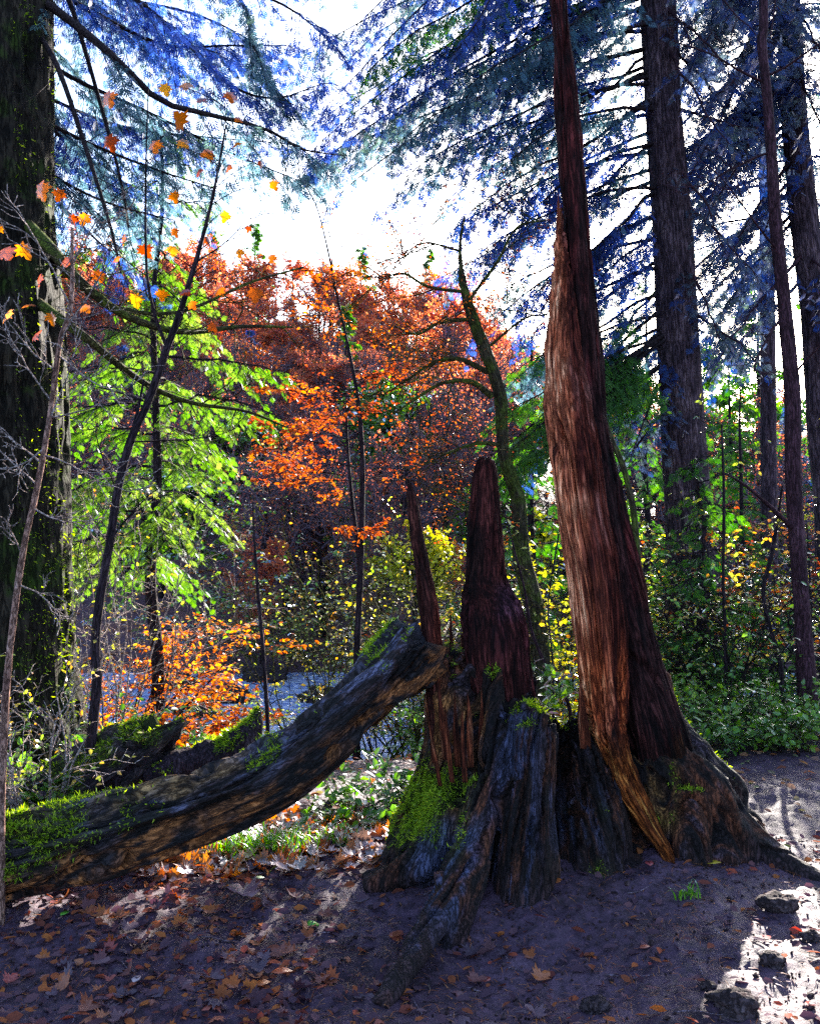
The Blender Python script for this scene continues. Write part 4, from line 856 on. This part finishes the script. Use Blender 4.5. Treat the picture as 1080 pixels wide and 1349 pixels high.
# thin pole
t, o = sapling('thin_sapling', 'thin straight dark stem rising behind the broken limb of the rotten log', 'sapling', path((333, 660, 6.2), (337, 740, 6.2), (346, 850, 6.2), (353, 960, 6.2)), [.004, .009, .012, .014], 'bark_dark', 'twig', 7)
for k in range(7): twigs(t, P(335 + k * 2, 670 + k * 30, 6.2), np.array([R.choice([-1, 1]) * 1., R.normal(0, .5), .4]), R.uniform(.2, .5), .004, 1, nkid=3, leafn=2, lsize=.05)
t.finish(o, 'bark_dark', 'twig', 'leaf_green', T_LEAF)
# beech pair with red leaves
t, o = sapling('beech_sapling', 'slim dark beech with two stems and small red leaves in the middle distance', 'sapling', path((400, 240, 8), (418, 275, 8), (432, 330, 8), (443, 385, 8), (457, 450, 8), (472, 530, 8), (477, 600, 8), (477, 660, 8), (475, 750, 8), (470, 865, 8)), [.004, .006, .009, .012, .016, .02, .023, .025, .028, .032], 'bark_dark', 'twig', 9)
c = spline(np.array(path((456, 540, 8), (458, 590, 8), (463, 650, 8), (470, 710, 8), (476, 770, 8))), 24); t.trunk.tube(c, np.linspace(.01, .022, 24), n=8)
c = spline(np.array(path((430, 270, 8), (436, 330, 8), (440, 380, 8))), 12); t.trunk.tube(c, np.linspace(.003, .008, 12), n=6)
for k in range(26):
    y = R.uniform(340, 720); x = np.interp(y, [240, 450, 530, 700], [400, 457, 472, 476])
    twigs(t, P(x, y, 8), np.array([R.normal(0, 1), R.normal(0, .8), R.uniform(-.05, .35)]), R.uniform(.25, .7), .006, 2, spread=.7, nkid=4, leafn=4, lsize=.042, flat=.5, leaf_lvl=1)
for k in range(7):
    twigs(t, P(R.uniform(455, 475), R.uniform(530, 640), 8), np.array([-1, R.normal(-.2, .4), R.uniform(-.05, .2)]), R.uniform(.6, 1.0), .007, 2, spread=.6, nkid=5, leafn=6, lsize=.055, flat=.7, leaf_lvl=1)
t.finish(o, 'bark_dark', 'twig', 'leaf_red', T_LEAF, 1.0, .4)
# curved sapling right of snag
t, o = sapling('curved_sapling', 'thin curved mossy sapling arching just right of the tall snag', 'sapling', path((792, 540, 6.6), (806, 580, 6.6), (822, 620, 6.6), (834, 675, 6.6), (840, 740, 6.6), (850, 815, 6.6)), [.01, .018, .021, .024, .026, .028], 'bark_moss_lit', 'twig', 11)
t.finish(o, 'bark_moss_lit', 'twig', 'leaf_green', T_LEAF)
# thin stems on the right, all looking alike in kind but each at its own place
for i, (pts, r, lab) in enumerate([
  (path((950, 560, 7.9), (953, 660, 7.9), (952, 760, 7.9), (955, 850, 7.9)), .015, 'very thin straight dark stem among the glinting leaves right of the thick conifer'),
  (path((1030, 640, 7.6), (1018, 720, 7.6), (1005, 780, 7.6), (1015, 830, 7.6), (1028, 880, 7.6)), .02, 'thin crooked dark stem just left of the slender dark red stem'),
  (path((1062, 690, 8.6), (1066, 760, 8.6), (1068, 860, 8.6)), .014, 'thin dark stem just right of the slender dark red stem'),
  (path((748, 640, 7.4), (733, 720, 7.4), (722, 800, 7.4), (728, 880, 7.4)), .008, 'wispy dark stem between the middle snag and the tall snag')]):
    t, o = sapling('thin_sapling', lab, 'sapling', pts, [r * .4] + [r * .8] * (len(pts) - 2) + [r], 'bark_dark', 'twig', 20 + i)
    for k in range(9):
        p = spline(np.array(pts), 10)[k]; twigs(t, p, np.array([R.normal(0, 1), R.normal(0, .6), .35]), R.uniform(.25, .6), .004, 1, nkid=3, leafn=3, lsize=.055)
    t.finish(o, 'bark_dark', 'twig', 'leaf_mix', T_LEAF)
# pinkish sprout in the gap of the stump
t, o = sapling('sprout', 'thin pinkish shoot with bright green leaves in the gap between the snags', 'sapling', path((660, 660, 5.2), (676, 720, 5.2), (690, 775, 5.2), (700, 830, 5.2), (716, 870, 5.2), (738, 905, 5.2), (752, 950, 5.2)), [.003, .006, .008, .009, .011, .012, .013], 'bark_pale', 'twig_pale', 31)
for k in range(10): twigs(t, P(R.uniform(715, 745), R.uniform(880, 960), 5.1), np.array([R.normal(0, .8), R.normal(0, .5), .6]), .14, .003, 1, nkid=2, leafn=3, lsize=.09, leaf_lvl=1)
t.finish(o, 'bark_red', 'twig_pale', 'leaf_green', T_LEAF)

# ---- shrubs and low plants
def shrub(name, label, cat, g, H, W, stems, lm, wm='twig', leafn=4, lsize=.055, lvl=2, nkid=6, flat=.3, spread=.7, lean=(0, 0, 0), roll=.5, T=T_LEAF, group=None, r=.012, leaf_lvl=1, parent_loc=None):
    t = Tree(); o = thing(name, label, cat, g, group)
    for k in range(stems):
        a = R.uniform(0, 2 * math.pi); s_ = W * R.uniform(.3, 1)
        d = np.array([math.cos(a) * s_, math.sin(a) * s_, H * R.uniform(.6, 1)]) + np.array(lean)
        twigs(t, np.asarray(g) + np.array([math.cos(a), math.sin(a), 0]) * .12 * W - [0, 0, .05], d, np.linalg.norm(d), r, lvl, spread, leafn, lsize, flat, .1, nkid, leaf_lvl)
    return t.finish(o, wm, wm, lm, T, 1.0, roll, ('trunk', 'stems', 'leaves'))
G = lambda px, d: at_ground(px, d)
shrub('beech_shrub', 'glowing orange beech shrub beside the mossy trunk above the stream', 'shrub', G(165, 8.0), 1.35, 1.1, 13, 'leaf_orange', leafn=6, lsize=.058, nkid=7, flat=.7)
shrub('beech_shrub', 'low orange-red shrub hanging over the stream, left of the water', 'shrub', G(200, 8.4), .5, .6, 6, 'leaf_orange', leafn=5, lsize=.07, nkid=6, flat=.7)
shrub('broadleaf_shrub', 'yellow-green leafy shrub with mossy stems behind the thin straight dark stem', 'shrub', G(360, 16.9), 3.3, 2.0, 11, 'leaf_green', 'twig_moss', leafn=9, lsize=.085, nkid=4, flat=.75)
shrub('broadleaf_shrub', 'straggly yellow and rust shrub at the foot of the two-stemmed beech', 'shrub', G(440, 16.6), 2.4, 1.5, 11, 'leaf_mix', 'twig_moss', leafn=8, lsize=.075, nkid=4, flat=.75)
shrub('broadleaf_shrub', 'tangled yellow and red shrub behind the thin snag', 'shrub', G(570, 9.2), 2.0, .9, 12, 'leaf_mix', 'twig_moss', leafn=3, lsize=.06, nkid=6)
shrub('broadleaf_shrub', 'glowing yellow-green shrub seen between the middle snag and the tall snag', 'shrub', G(735, 9.8), 2.3, 1.0, 14, 'leaf_yellow', 'twig_moss', leafn=4, lsize=.065, nkid=6)
shrub('broadleaf_shrub', 'yellow and rust shrub right of the curved mossy sapling', 'shrub', G(860, 9.0), 1.8, .8, 10, 'leaf_mix', 'twig', leafn=4, lsize=.06, nkid=6, flat=.5)
shrub('broadleaf_shrub', 'tall sunlit shrub with glinting green leaves behind the very thin stem', 'shrub', G(955, 8.5), 1.95, 1.0, 12, 'leaf_green', 'twig', leafn=3, lsize=.06, nkid=6, flat=.6)
shrub('beech_shrub', 'high shrub with rust and orange leaves at the right edge', 'shrub', G(1080, 9.2), 2.2, 1.1, 11, 'leaf_mix', 'twig', leafn=4, lsize=.06, nkid=6, flat=.6)
g = G(925, 8.7); o = thing('hemlock_sapling', 'small hemlock with dark drooping sprays at the foot of the thick conifer', 'conifer', g)
conifer(o, g, P(918, 600, 8.7), .04, 36, 1.0, droop=.5, fsz=.13, side=.5, step=.09, fstep=.05, slope=-.15, z0=.03, lm='needle_mid')
for (x, d, H, W, lm, lab) in [(500, 10.2, 1.5, .8, 'leaf_mix', 'fine rust and gold shrub between the two-stemmed beech and the thin snag'), (620, 10.4, 2.0, .9, 'leaf_red', 'airy rust-red shrub behind the middle snag'), (665, 9.0, 1.6, .7, 'leaf_mix', 'small rust and yellow shrub at the foot of the crooked mossy tree'),
    (800, 10.5, 2.0, .9, 'leaf_green', 'pale green shrub glowing behind the curved mossy sapling'), (1010, 9.6, 2.2, .9, 'leaf_red', 'rust-leaved shrub behind the thin crooked stem at the right'), (905, 10.8, 2.8, 1.0, 'leaf_mix', 'tall rust and green shrub behind the foot of the thick conifer'), (300, 10.2, 1.3, .7, 'leaf_mix', 'small mixed shrub by the stream under the bright green hemlock'), (540, 8.0, 1.0, .6, 'leaf_green', 'low green shrub just behind the broken upper end of the propped log'), (745, 7.4, .6, .4, 'leaf_yellow', 'low yellow-green shrub in the gap beside the tall snag')]:
    shrub('broadleaf_shrub', lab, 'shrub', G(x, d), H, W, 11, lm, 'twig_moss', leafn=6, lsize=.055, nkid=4, flat=.8, spread=.8)
for (x, d, H, W, lab) in [(150, 7.0, 2.3, .8, 'leafless shrub of fine pale twigs between the mossy trunk and the green hemlock'), (55, 4.6, 1.0, .4, 'bare pinkish twiggy shrub in front of the mossy trunk'), (410, 8.8, 2.1, .9, 'bare shrub of tangled mossy twigs left of the two-stemmed beech'), (540, 8.8, 2.3, .9, 'bare tangled shrub behind the thin snag')]:
    shrub('bare_shrub', lab, 'shrub', G(x, d), H, W, 9, 'leaf_mix', 'twig_pale' if x < 200 else 'twig_moss', leafn=1, lsize=.035, lvl=3, nkid=4, flat=0, spread=.7, r=.009, leaf_lvl=0)
# low leafy plants
spots = []
def plants(name, cat, group, items, lm, lsize, T=T_LEAF, n_st=9, H=.35, leafn=4):
    for (px_, d_, h, lab) in items:
        g = at_ground(px_, d_); t = Tree(); o = thing(name, lab, cat, g, group)
        for k in range(n_st):
            a = R.uniform(0, 6.28); d = np.array([math.cos(a), math.sin(a), R.uniform(.6, 1.6)])
            twigs(t, g + R.normal(0, .05, 3) * [1, 1, 0] - [0, 0, .02], d, h * R.uniform(.7, 1.2), .004, 1, .7, leafn, lsize, .3, .1, 4, 1)
        t.finish(o, 'twig', 'twig_moss', lm, T, 1.0, .35, ('trunk', 'stems', 'leaves'))
plants('leafy_plant', 'plant', 'low green plants round the mossy trunk', [(x, d, h, 'low green bramble growing at the foot of the mossy trunk') for x, d, h in [(20, 4.9, .5), (60, 5.0, .55), (95, 5.3, .6), (130, 5.5, .5), (30, 5.2, .6), (165, 5.9, .5), (85, 4.85, .45), (205, 6.4, .45), (150, 6.6, .6), (240, 6.6, .4)]], 'leaf_green', .075)
plants('leafy_plant', 'plant', 'green plants right of the stump', [(x, d, h, 'low leafy plant in the sunlit bank right of the stump') for x, d, h in [(905, 7.0, .4), (935, 7.3, .45), (965, 7.0, .45), (995, 7.3, .5), (1025, 7.0, .5), (1055, 7.2, .5), (1080, 6.9, .5), (920, 7.8, .5), (960, 8.0, .5), (1000, 8.0, .5), (1040, 7.9, .5), (1075, 7.8, .5), (890, 7.5, .4), (1010, 6.7, .35), (1060, 6.6, .35), (955, 6.7, .3)]], 'leaf_green', .07, n_st=10)
plants('leafy_plant', 'plant', 'green plants left of the stump', [(x, d, h, 'small green plant behind the stump, seen under the propped log') for x, d, h in [(470, 4.9, .25), (495, 5.1, .3), (520, 5.0, .3), (540, 5.2, .35), (450, 5.2, .25), (505, 5.5, .35), (550, 5.6, .35)]], 'leaf_green', .07, n_st=6)
def grass(label, px_, d_, n, L, w=.35):
    g = at_ground(px_, d_); mb = MB(); o = thing('grass_tuft', label, 'grass', g)
    for k in range(n):
        a = R.uniform(0, 6.28); b = g + np.array([R.normal(0, w * .4), R.normal(0, w * .18), -.01]); l = L * R.uniform(.5, 1.1); ou = np.array([math.cos(a), math.sin(a), 0]) * R.uniform(.25, .9)
        k_ = np.linspace(0, 1, 6); c = b + (ou * (k_ ** 1.6)[:, None] + np.array([0, 0, 1.]) * (k_ - .45 * k_ ** 2.4)[:, None]) * l
        sd = perp(ou + [0, 0, .01]) * .004; wd = (1 - k_ ** 2)[:, None]
        v = np.concatenate([c - sd * wd, c + sd * wd]); f = np.array([[i, i + 1, i + 7, i + 6] for i in range(5)]); mb.add(v, f, R.random())
    mb.build('blades', M['grass'], o)
grass('green grass tuft growing under the propped log', 345, 4.45, 240, .26)
grass('small grass tuft in the sunny leaves left of the stump', 440, 4.55, 90, .14, .25)
grass('few grass blades at the right foot of the stump', 905, 3.75, 22, .1, .1)

# ---- the far bank and the hillside
def blob_tree(lm, H, W, nl, lsize, wm='twig', stems=6, seed=0, lvl=2, nkid=6, leafn=4):
    """one broad-leaved tree of the hillside, built at the origin"""
    t = Tree(); o = thing('hillside_tree', '', '', (0, 0, 0))
    c = np.array([[0, 0, H * .95], [.05, 0, H * .6], [-.05, .05, H * .3], [0, 0, -.4]]); t.trunk.tube(spline(c, 12), np.linspace(.02, .13, 12), n=7)
    for k in range(stems * 3):
        f = R.uniform(.25, .95); a = R.uniform(0, 6.28); L = W * (1.1 - abs(f - .5)) * R.uniform(.6, 1.1)
        twigs(t, np.array([0, 0, H * f]), np.array([math.cos(a), math.sin(a), R.uniform(.2, .9)]), L, .04, lvl, .75, leafn, lsize, 0, .2, nkid, 1, flatleaf=False)
    t.finish(o, 'twig', wm, lm, T_LEAF, 1.1, 1.0, ('trunk', 'branches', 'crown')); return o
def far_conifer(lm, H, W, nb):
    o = thing('hillside_conifer', '', '', (0, 0, 0))
    conifer(o, np.array([0, 0, -.4]), np.array([0, 0, H]), .16, nb, W, droop=.4, fsz=.55, side=1.0, step=.42, fstep=.26, slope=-.2, z0=.1, lm=lm, T=T_FROND2, widen=1.3)
    return o
protos = {'orange': [blob_tree('leaf_hill', 5.5, 2.3, 0, .17, 'twig_purple', stems=7, leafn=4), blob_tree('leaf_red', 6.5, 2.6, 0, .15, 'twig_purple', stems=7, leafn=2)],
          'bare': [blob_tree('leaf_hill', 5, 2.2, 0, .09, 'twig_purple', stems=8, nkid=7, leafn=1), blob_tree('leaf_hill', 4, 2.0, 0, .08, 'twig_purple', stems=8, nkid=7, leafn=1)],
          'green': [blob_tree('leaf_green', 4.5, 2.2, 0, .25, stems=6, leafn=4)],
          'yellow': [blob_tree('leaf_yellow', 4.0, 2.0, 0, .2, 'twig_moss', stems=5, leafn=3)],
          'fir': [far_conifer('needle_mid', 11, 2.8, 44), far_conifer('needle_dark', 8, 2.2, 36)]}
labels = {'orange': ('orange-red autumn tree in the wood on the far hillside', 'tree', 'autumn trees on the far hillside'), 'bare': ('nearly bare purple-grey tree on the far hillside', 'tree', 'bare trees on the far hillside'),
          'green': ('small green leafy tree across the stream', 'tree', 'green trees across the stream'), 'yellow': ('yellow-leaved small tree across the stream', 'tree', 'yellow trees across the stream'), 'fir': ('far conifer standing on the hillside', 'conifer', 'conifers on the far hillside')}
used = set()
def place(kind, x, y, s, rot):
    pr = protos[kind][int(R.integers(len(protos[kind])))]
    if id(pr) not in used: used.add(id(pr)); o = pr
    else:
        o = pr.copy(); COL.objects.link(o)
        for ch in pr.children:
            c_ = ch.copy(); COL.objects.link(c_); c_.parent = o
    lab, cat, grp = labels[kind]; tag(o, lab, cat, grp)
    o.location = (x, y, gz(x, y)); o.rotation_euler = (0, 0, rot); o.scale = (s, s, s * R.uniform(.85, 1.2))
for (kind, n, y0, y1, s0, s1, lo, hi) in [('yellow', 7, 17, 21, .4, .65, -.2, .75), ('green', 16, 17.5, 32, .4, .75, -.3, .8), ('orange', 8, 17, 22, .25, .4, -.25, .5), ('bare', 70, 18, 40, .6, .9, -.5, .5), ('orange', 8, 38, 46, .5, .7, -.5, .75), ('orange', 95, 40, 58, .55, .9, -.5, .16), ('orange', 34, 30, 42, .4, .6, -.4, .1), ('orange', 16, 46, 60, .4, .6, .16, .75), ('bare', 70, 22, 42, .5, .8, -.45, .3), ('fir', 8, 26, 50, .5, .7, -.5, .8), ('fir', 14, 60, 80, .5, .8, -.5, .8)]:
    for i in range(n):
        y = R.uniform(y0, y1); x = y * (lo + (hi - lo) * ((i + R.random()) / n))
        s = R.uniform(s0, s1)
        if kind == 'fir' and y < 56 and (-.28 < x / y < .22): continue
        place(kind, x, y, s, R.uniform(0, 6.28))

M['crumb'] = grain_mat('soil_crumb', [(.3, (.03, .016, .02)), (.55, (.08, .045, .05)), (.8, (.2, .13, .13))], (9, 9, 9))
for (px_, y, s) in [(925, 25, .62), (962, 22, .55), (1000, 27, .75), (1035, 23, .6), (1075, 25, .8), (820, 26, .6), (455, 36, .5), (590, 40, .5), (330, 34, .5)]:
    place('fir', (px_ - 540) / F * y, y, s, R.uniform(0, 6.28))
for prs in protos.values():
    for o in prs:
        if id(o) not in used:
            for ch in list(o.children): bpy.data.objects.remove(ch)
            bpy.data.objects.remove(o)
# ------------------------------------------------------------------ leaf litter, stones, single leaves
def on_ground(n, x0, x1, y0, y1, dens):
    x = R.uniform(x0, x1, n * 3); y = R.uniform(y0, y1, n * 3); k = R.random(n * 3) < dens(x, y)
    x, y = x[k][:n], y[k][:n]; return np.stack([x, y, ground_z(x, y) + .004], -1)
def flat_scatter(mb, p, size, T, rn=None, tilt=.28, z=0):
    n = len(p); a = R.uniform(0, 6.28, n); d = np.stack([np.cos(a), np.sin(a), R.normal(0, .12, n)], -1)
    up = np.array([0, 0, 1.]) + R.normal(0, tilt, (n, 3)); p = p + np.array([0, 0, 1.]) * (R.uniform(.002, .012, n) + z)[:, None]
    scatter(mb, p, d, up, size, T, None, rn)
T_M2 = maple(-.9); T_M3 = maple(.8)
mb = MB()
dl = lambda x, y: np.clip(.16 + .95 * sstep(.1, -.9, x) + .9 * np.exp(-(((x - .6) / .4) ** 2 + ((y - 3.35) / .22) ** 2)), 0, 1) * (.35 + .65 * sstep(-.3, .3, fbm(x * 2.2, y * 2.2, 0, 3)))
p = on_ground(5200, -2.6, 2.2, 1.7, 4.6, dl); flat_scatter(mb, p, R.uniform(.02, .065, len(p)), T_LEAF, R.random(len(p)) ** 1.3, .45)
p = on_ground(420, -2.4, .5, 1.7, 4.3, dl); flat_scatter(mb, p, R.uniform(.03, .08, len(p)), T_M2, R.random(len(p)) ** 1.2, .45)
p = on_ground(320, -2.4, .5, 1.7, 4.3, dl); flat_scatter(mb, p, R.uniform(.03, .08, len(p)), T_M3, R.random(len(p)) ** 1.2, .45)
tag(mb.build('leaf_litter', M['litter'], None), kind='stuff')
mb = MB()
p = on_ground(5200, -5, 6, 4.2, 12, lambda x, y: .25 + .75 * sstep(-.3, .2, fbm(x * 1.5, y * 1.5, 4, 3))); flat_scatter(mb, p, R.uniform(.035, .08, len(p)), T_LEAF, None, .5)
p = on_ground(900, -1.4, .3, 4.1, 5.2, lambda x, y: x * 0 + .8); flat_scatter(mb, p, R.uniform(.04, .1, len(p)), T_M2, R.random(len(p)) * .8, .5)
tag(mb.build('bank_litter', M['litter_bank'], None), kind='stuff')
mb = MB(); p = on_ground(9000, -12, 14, 16.8, 40, lambda x, y: x * 0 + .9); flat_scatter(mb, p, R.uniform(.1, .26, len(p)), T_LEAF, None, .6)
tag(mb.build('hillside_litter', M['litter_bank'], None), kind='stuff')
mb = MB(); p = on_ground(9000, -1.8, 2.4, 1.7, 4.4, lambda x, y: x * 0 + .9)     # needles and bits of twig on the soil
n = len(p); a = R.uniform(0, 6.28, n); scatter(mb, p + [0, 0, .006], np.stack([np.cos(a), np.sin(a), R.normal(0, .1, n)], -1), np.array([0, 0, 1.]), R.uniform(.012, .05, n), T_BLADE, None, R.random(n) * .8, .07)
tag(mb.build('needle_litter', M['litter_bank'], None), kind='stuff')
mb = MB(); p = on_ground(5200, -2.2, 2.4, 1.7, 4.6, lambda x, y: .35 + .65 * sstep(-.2, .3, fbm(x * 3, y * 3, 6, 3)))     # crumbs of soil and bark
oct_v = np.array([[1, 0, 0], [-1, 0, 0], [0, 1, 0], [0, -1, 0], [0, 0, .7], [0, 0, -.7]]); oct_f = [np.array([[0, 2, 4], [2, 1, 4], [1, 3, 4], [3, 0, 4], [2, 0, 5], [1, 2, 5], [3, 1, 5], [0, 3, 5]])]
n = len(p); scatter(mb, p, R.normal(0, 1, (n, 3)), R.normal(0, 1, (n, 3)), R.uniform(.002, .009, n) * (1 + 1.2 * (R.random(n) < .06)), (oct_v, oct_f))
tag(mb.build('soil_crumbs', M['crumb'], None), kind='stuff')
mb = MB()
for k in range(150):                                                     # broken twigs lying about
    x, y = R.uniform(-2.2, 2.3), R.uniform(1.8, 4.5); a = R.uniform(0, 6.28); L_ = R.uniform(.05, .22); q = np.linspace(-.5, .5, 5)[:, None]
    c = np.array([x, y, 0]) + q * np.array([math.cos(a), math.sin(a), 0]) * L_ + R.normal(0, .006, (5, 3)); c[:, 2] = ground_z(c[:, 0], c[:, 1]) + .006
    mb.tube(c, R.uniform(.0015, .004), .001, n=4)
tag(mb.build('fallen_twigs', M['twig_purple'], None), kind='stuff')
def solo(px_, py_, s, mat, col, T, label, rot):
    m, nt, out = new_mat(mat); b = N(nt, "ShaderNodeBsdfPrincipled"); b.inputs["Base Color"].default_value = (*col, 1); b.inputs["Roughness"].default_value = .4
    n_ = N(nt, "ShaderNodeTexNoise"); n_.inputs["Scale"].default_value = 60; mx = N(nt, "ShaderNodeMix", data_type='RGBA'); mx.inputs[6].default_value = (*col, 1); mx.inputs[7].default_value = (*[c * .45 for c in col], 1)
    g_ = N(nt, "ShaderNodeNewGeometry"); nt.links.new(g_.outputs["Position"], n_.inputs["Vector"]); nt.links.new(n_.outputs["Fac"], mx.inputs[0]); nt.links.new(mx.outputs[2], b.inputs["Base Color"]); nt.links.new(b.outputs[0], out.inputs[0])
    d = 1.6 * F / (py_ - HZ)
    for _ in range(4): d = (1.6 - gz((px_ - 540) / F * d, d)) * F / (py_ - HZ)
    x = (px_ - 540) / F * d; mb = MB(); tv, tf = T; v = tv * s; v[:, 0] -= .45 * s
    c_, s_ = math.cos(rot), math.sin(rot); v = np.stack([v[:, 0] * c_ - v[:, 1] * s_, v[:, 0] * s_ + v[:, 1] * c_, v[:, 2]], -1)
    mb.add(v, tf); o = mb.build('fallen_leaf', m, None); o.location = (x, d, gz(x, d) + .02); tag(o, label, 'leaf')
    sd = o.modifiers.new('thickness', 'SOLIDIFY'); sd.thickness = .0015
for a in [(936, 1138, .075, 'yellow', (.6, .42, .03), T_LEAF, 'yellow leaf lying at the right foot of the stump', .3), (412, 1215, .06, 'green', (.12, .4, .03), T_M3, 'bright green maple leaf lying on the bare soil left of the roots', 2.), (90, 1204, .05, 'green', (.12, .35, .03), T_LEAF, 'small green leaf on the litter below the mossy log end', 1.1),
          (852, 1141, .07, 'red', (.32, .05, .05), T_LEAF, 'dark red leaf leaning at the base of the stump', 1.5), (346, 1296, .075, 'orange', (.5, .13, .03), T_LEAF, 'orange leaf on the dark litter, nearer of two orange ones', .6), (372, 1280, .08, 'orange', (.45, .09, .03), T_LEAF, 'red-orange leaf on the dark litter, farther of two orange ones', .2),
          (184, 1290, .055, 'pale', (.5, .35, .36), T_LEAF, 'pale pinkish leaf on the dark litter', 1.4), (320, 1180, .14, 'pinkish', (.22, .10, .12), T_M2, 'large mauve maple leaf on the litter below the propped log', 2.5), (640, 1290, .05, 'rust', (.35, .07, .05), T_LEAF, 'small rust leaf on the bare soil near the bottom of the picture', 1.),
          (437, 1242, .05, 'rose', (.35, .1, .09), T_LEAF, 'rose red leaf on bare soil below the green maple leaf', .1), (845, 1248, .05, 'rust', (.36, .09, .05), T_LEAF, 'rust leaf on the soil in front of the dark buttress', .4), (342, 1158, .06, 'pale_green', (.3, .4, .2), T_LEAF, 'pale green leaf in the sunny litter under the propped log', .3)]: solo(*a)
M['rock'] = grain_mat("rock", [(.3, (.025, .016, .018)), (.55, (.07, .045, .05)), (.8, (.14, .10, .11))], (14, 14, 14), bump=1, crack=.4)
def rock(px_, py_, s, label, mat='rock', group=None, d=None, flat=.55, name='rock', cat='rock'):
    if d is None:
        d = 1.6 * F / (py_ - HZ); x = (px_ - 540) / F * d; z = gz(x, d)
    else: p_ = P(px_, py_, d); x, d, z = p_[0], p_[1], min(p_[2], 9)
    nlat, nlon = 22, 32; th_ = np.linspace(0, math.pi, nlat); ph = np.arange(nlon) * 2 * math.pi / nlon
    A, B = np.meshgrid(th_, ph, indexing='ij'); u3 = np.stack([np.sin(A) * np.cos(B), np.sin(A) * np.sin(B), np.cos(A)], -1).reshape(-1, 3)
    sd = R.uniform(0, 90); k = 1 + .5 * fbm(u3[:, 0] * 1.6 + sd, u3[:, 1] * 1.6, u3[:, 2] * 1.6, 2) + .22 * fbm(u3[:, 0] * 6 + sd, u3[:, 1] * 6, u3[:, 2] * 6, 3)
    v = u3 * k[:, None] * s * np.array([1, .8, flat]); i = np.arange(nlat - 1)[:, None] * nlon; kk = np.arange(nlon)[None]; k2 = (kk + 1) % nlon
    q = np.stack([i + kk, i + nlon + kk, i + nlon + k2, i + k2], -1).reshape(-1, 4)
    mb = MB(); mb.add(v, q); o = mb.build(name, M[mat], None, True); o.location = (x, d, z + s * flat * .25); tag(o, label, cat, group)
for a in [(783, 1308, .055, 'lone half-buried stone on the shaded soil in front of the stump'), (1020, 1198, .075, 'knobbly stone at the edge of the sunlit soil, nearest the stump'), (1010, 1270, .045, 'small dark stone in the middle of the sunlit soil'), (962, 1325, .075, 'largest stone in the sunlit soil at the bottom right'), (1062, 1235, .04, 'small stone in the sunlit soil at the right edge'), (930, 1300, .03, 'little stone left of the largest stone in the sun')]: rock(*a)
for i, (x, y, s, d) in enumerate([(300, 905, .35, 14), (260, 925, .3, 13), (420, 900, .3, 14), (350, 880, .4, 16), (230, 900, .35, 15), (480, 890, .3, 15), (390, 870, .45, 18), (790, 915, .3, 13)]):
    p_ = P(x, y, d); k = s; rock(x, 700 + (1.6 + 1.1) * F / d, k, 'wet dark rock lying in the stream', 'rock', 'rocks in the stream', d)
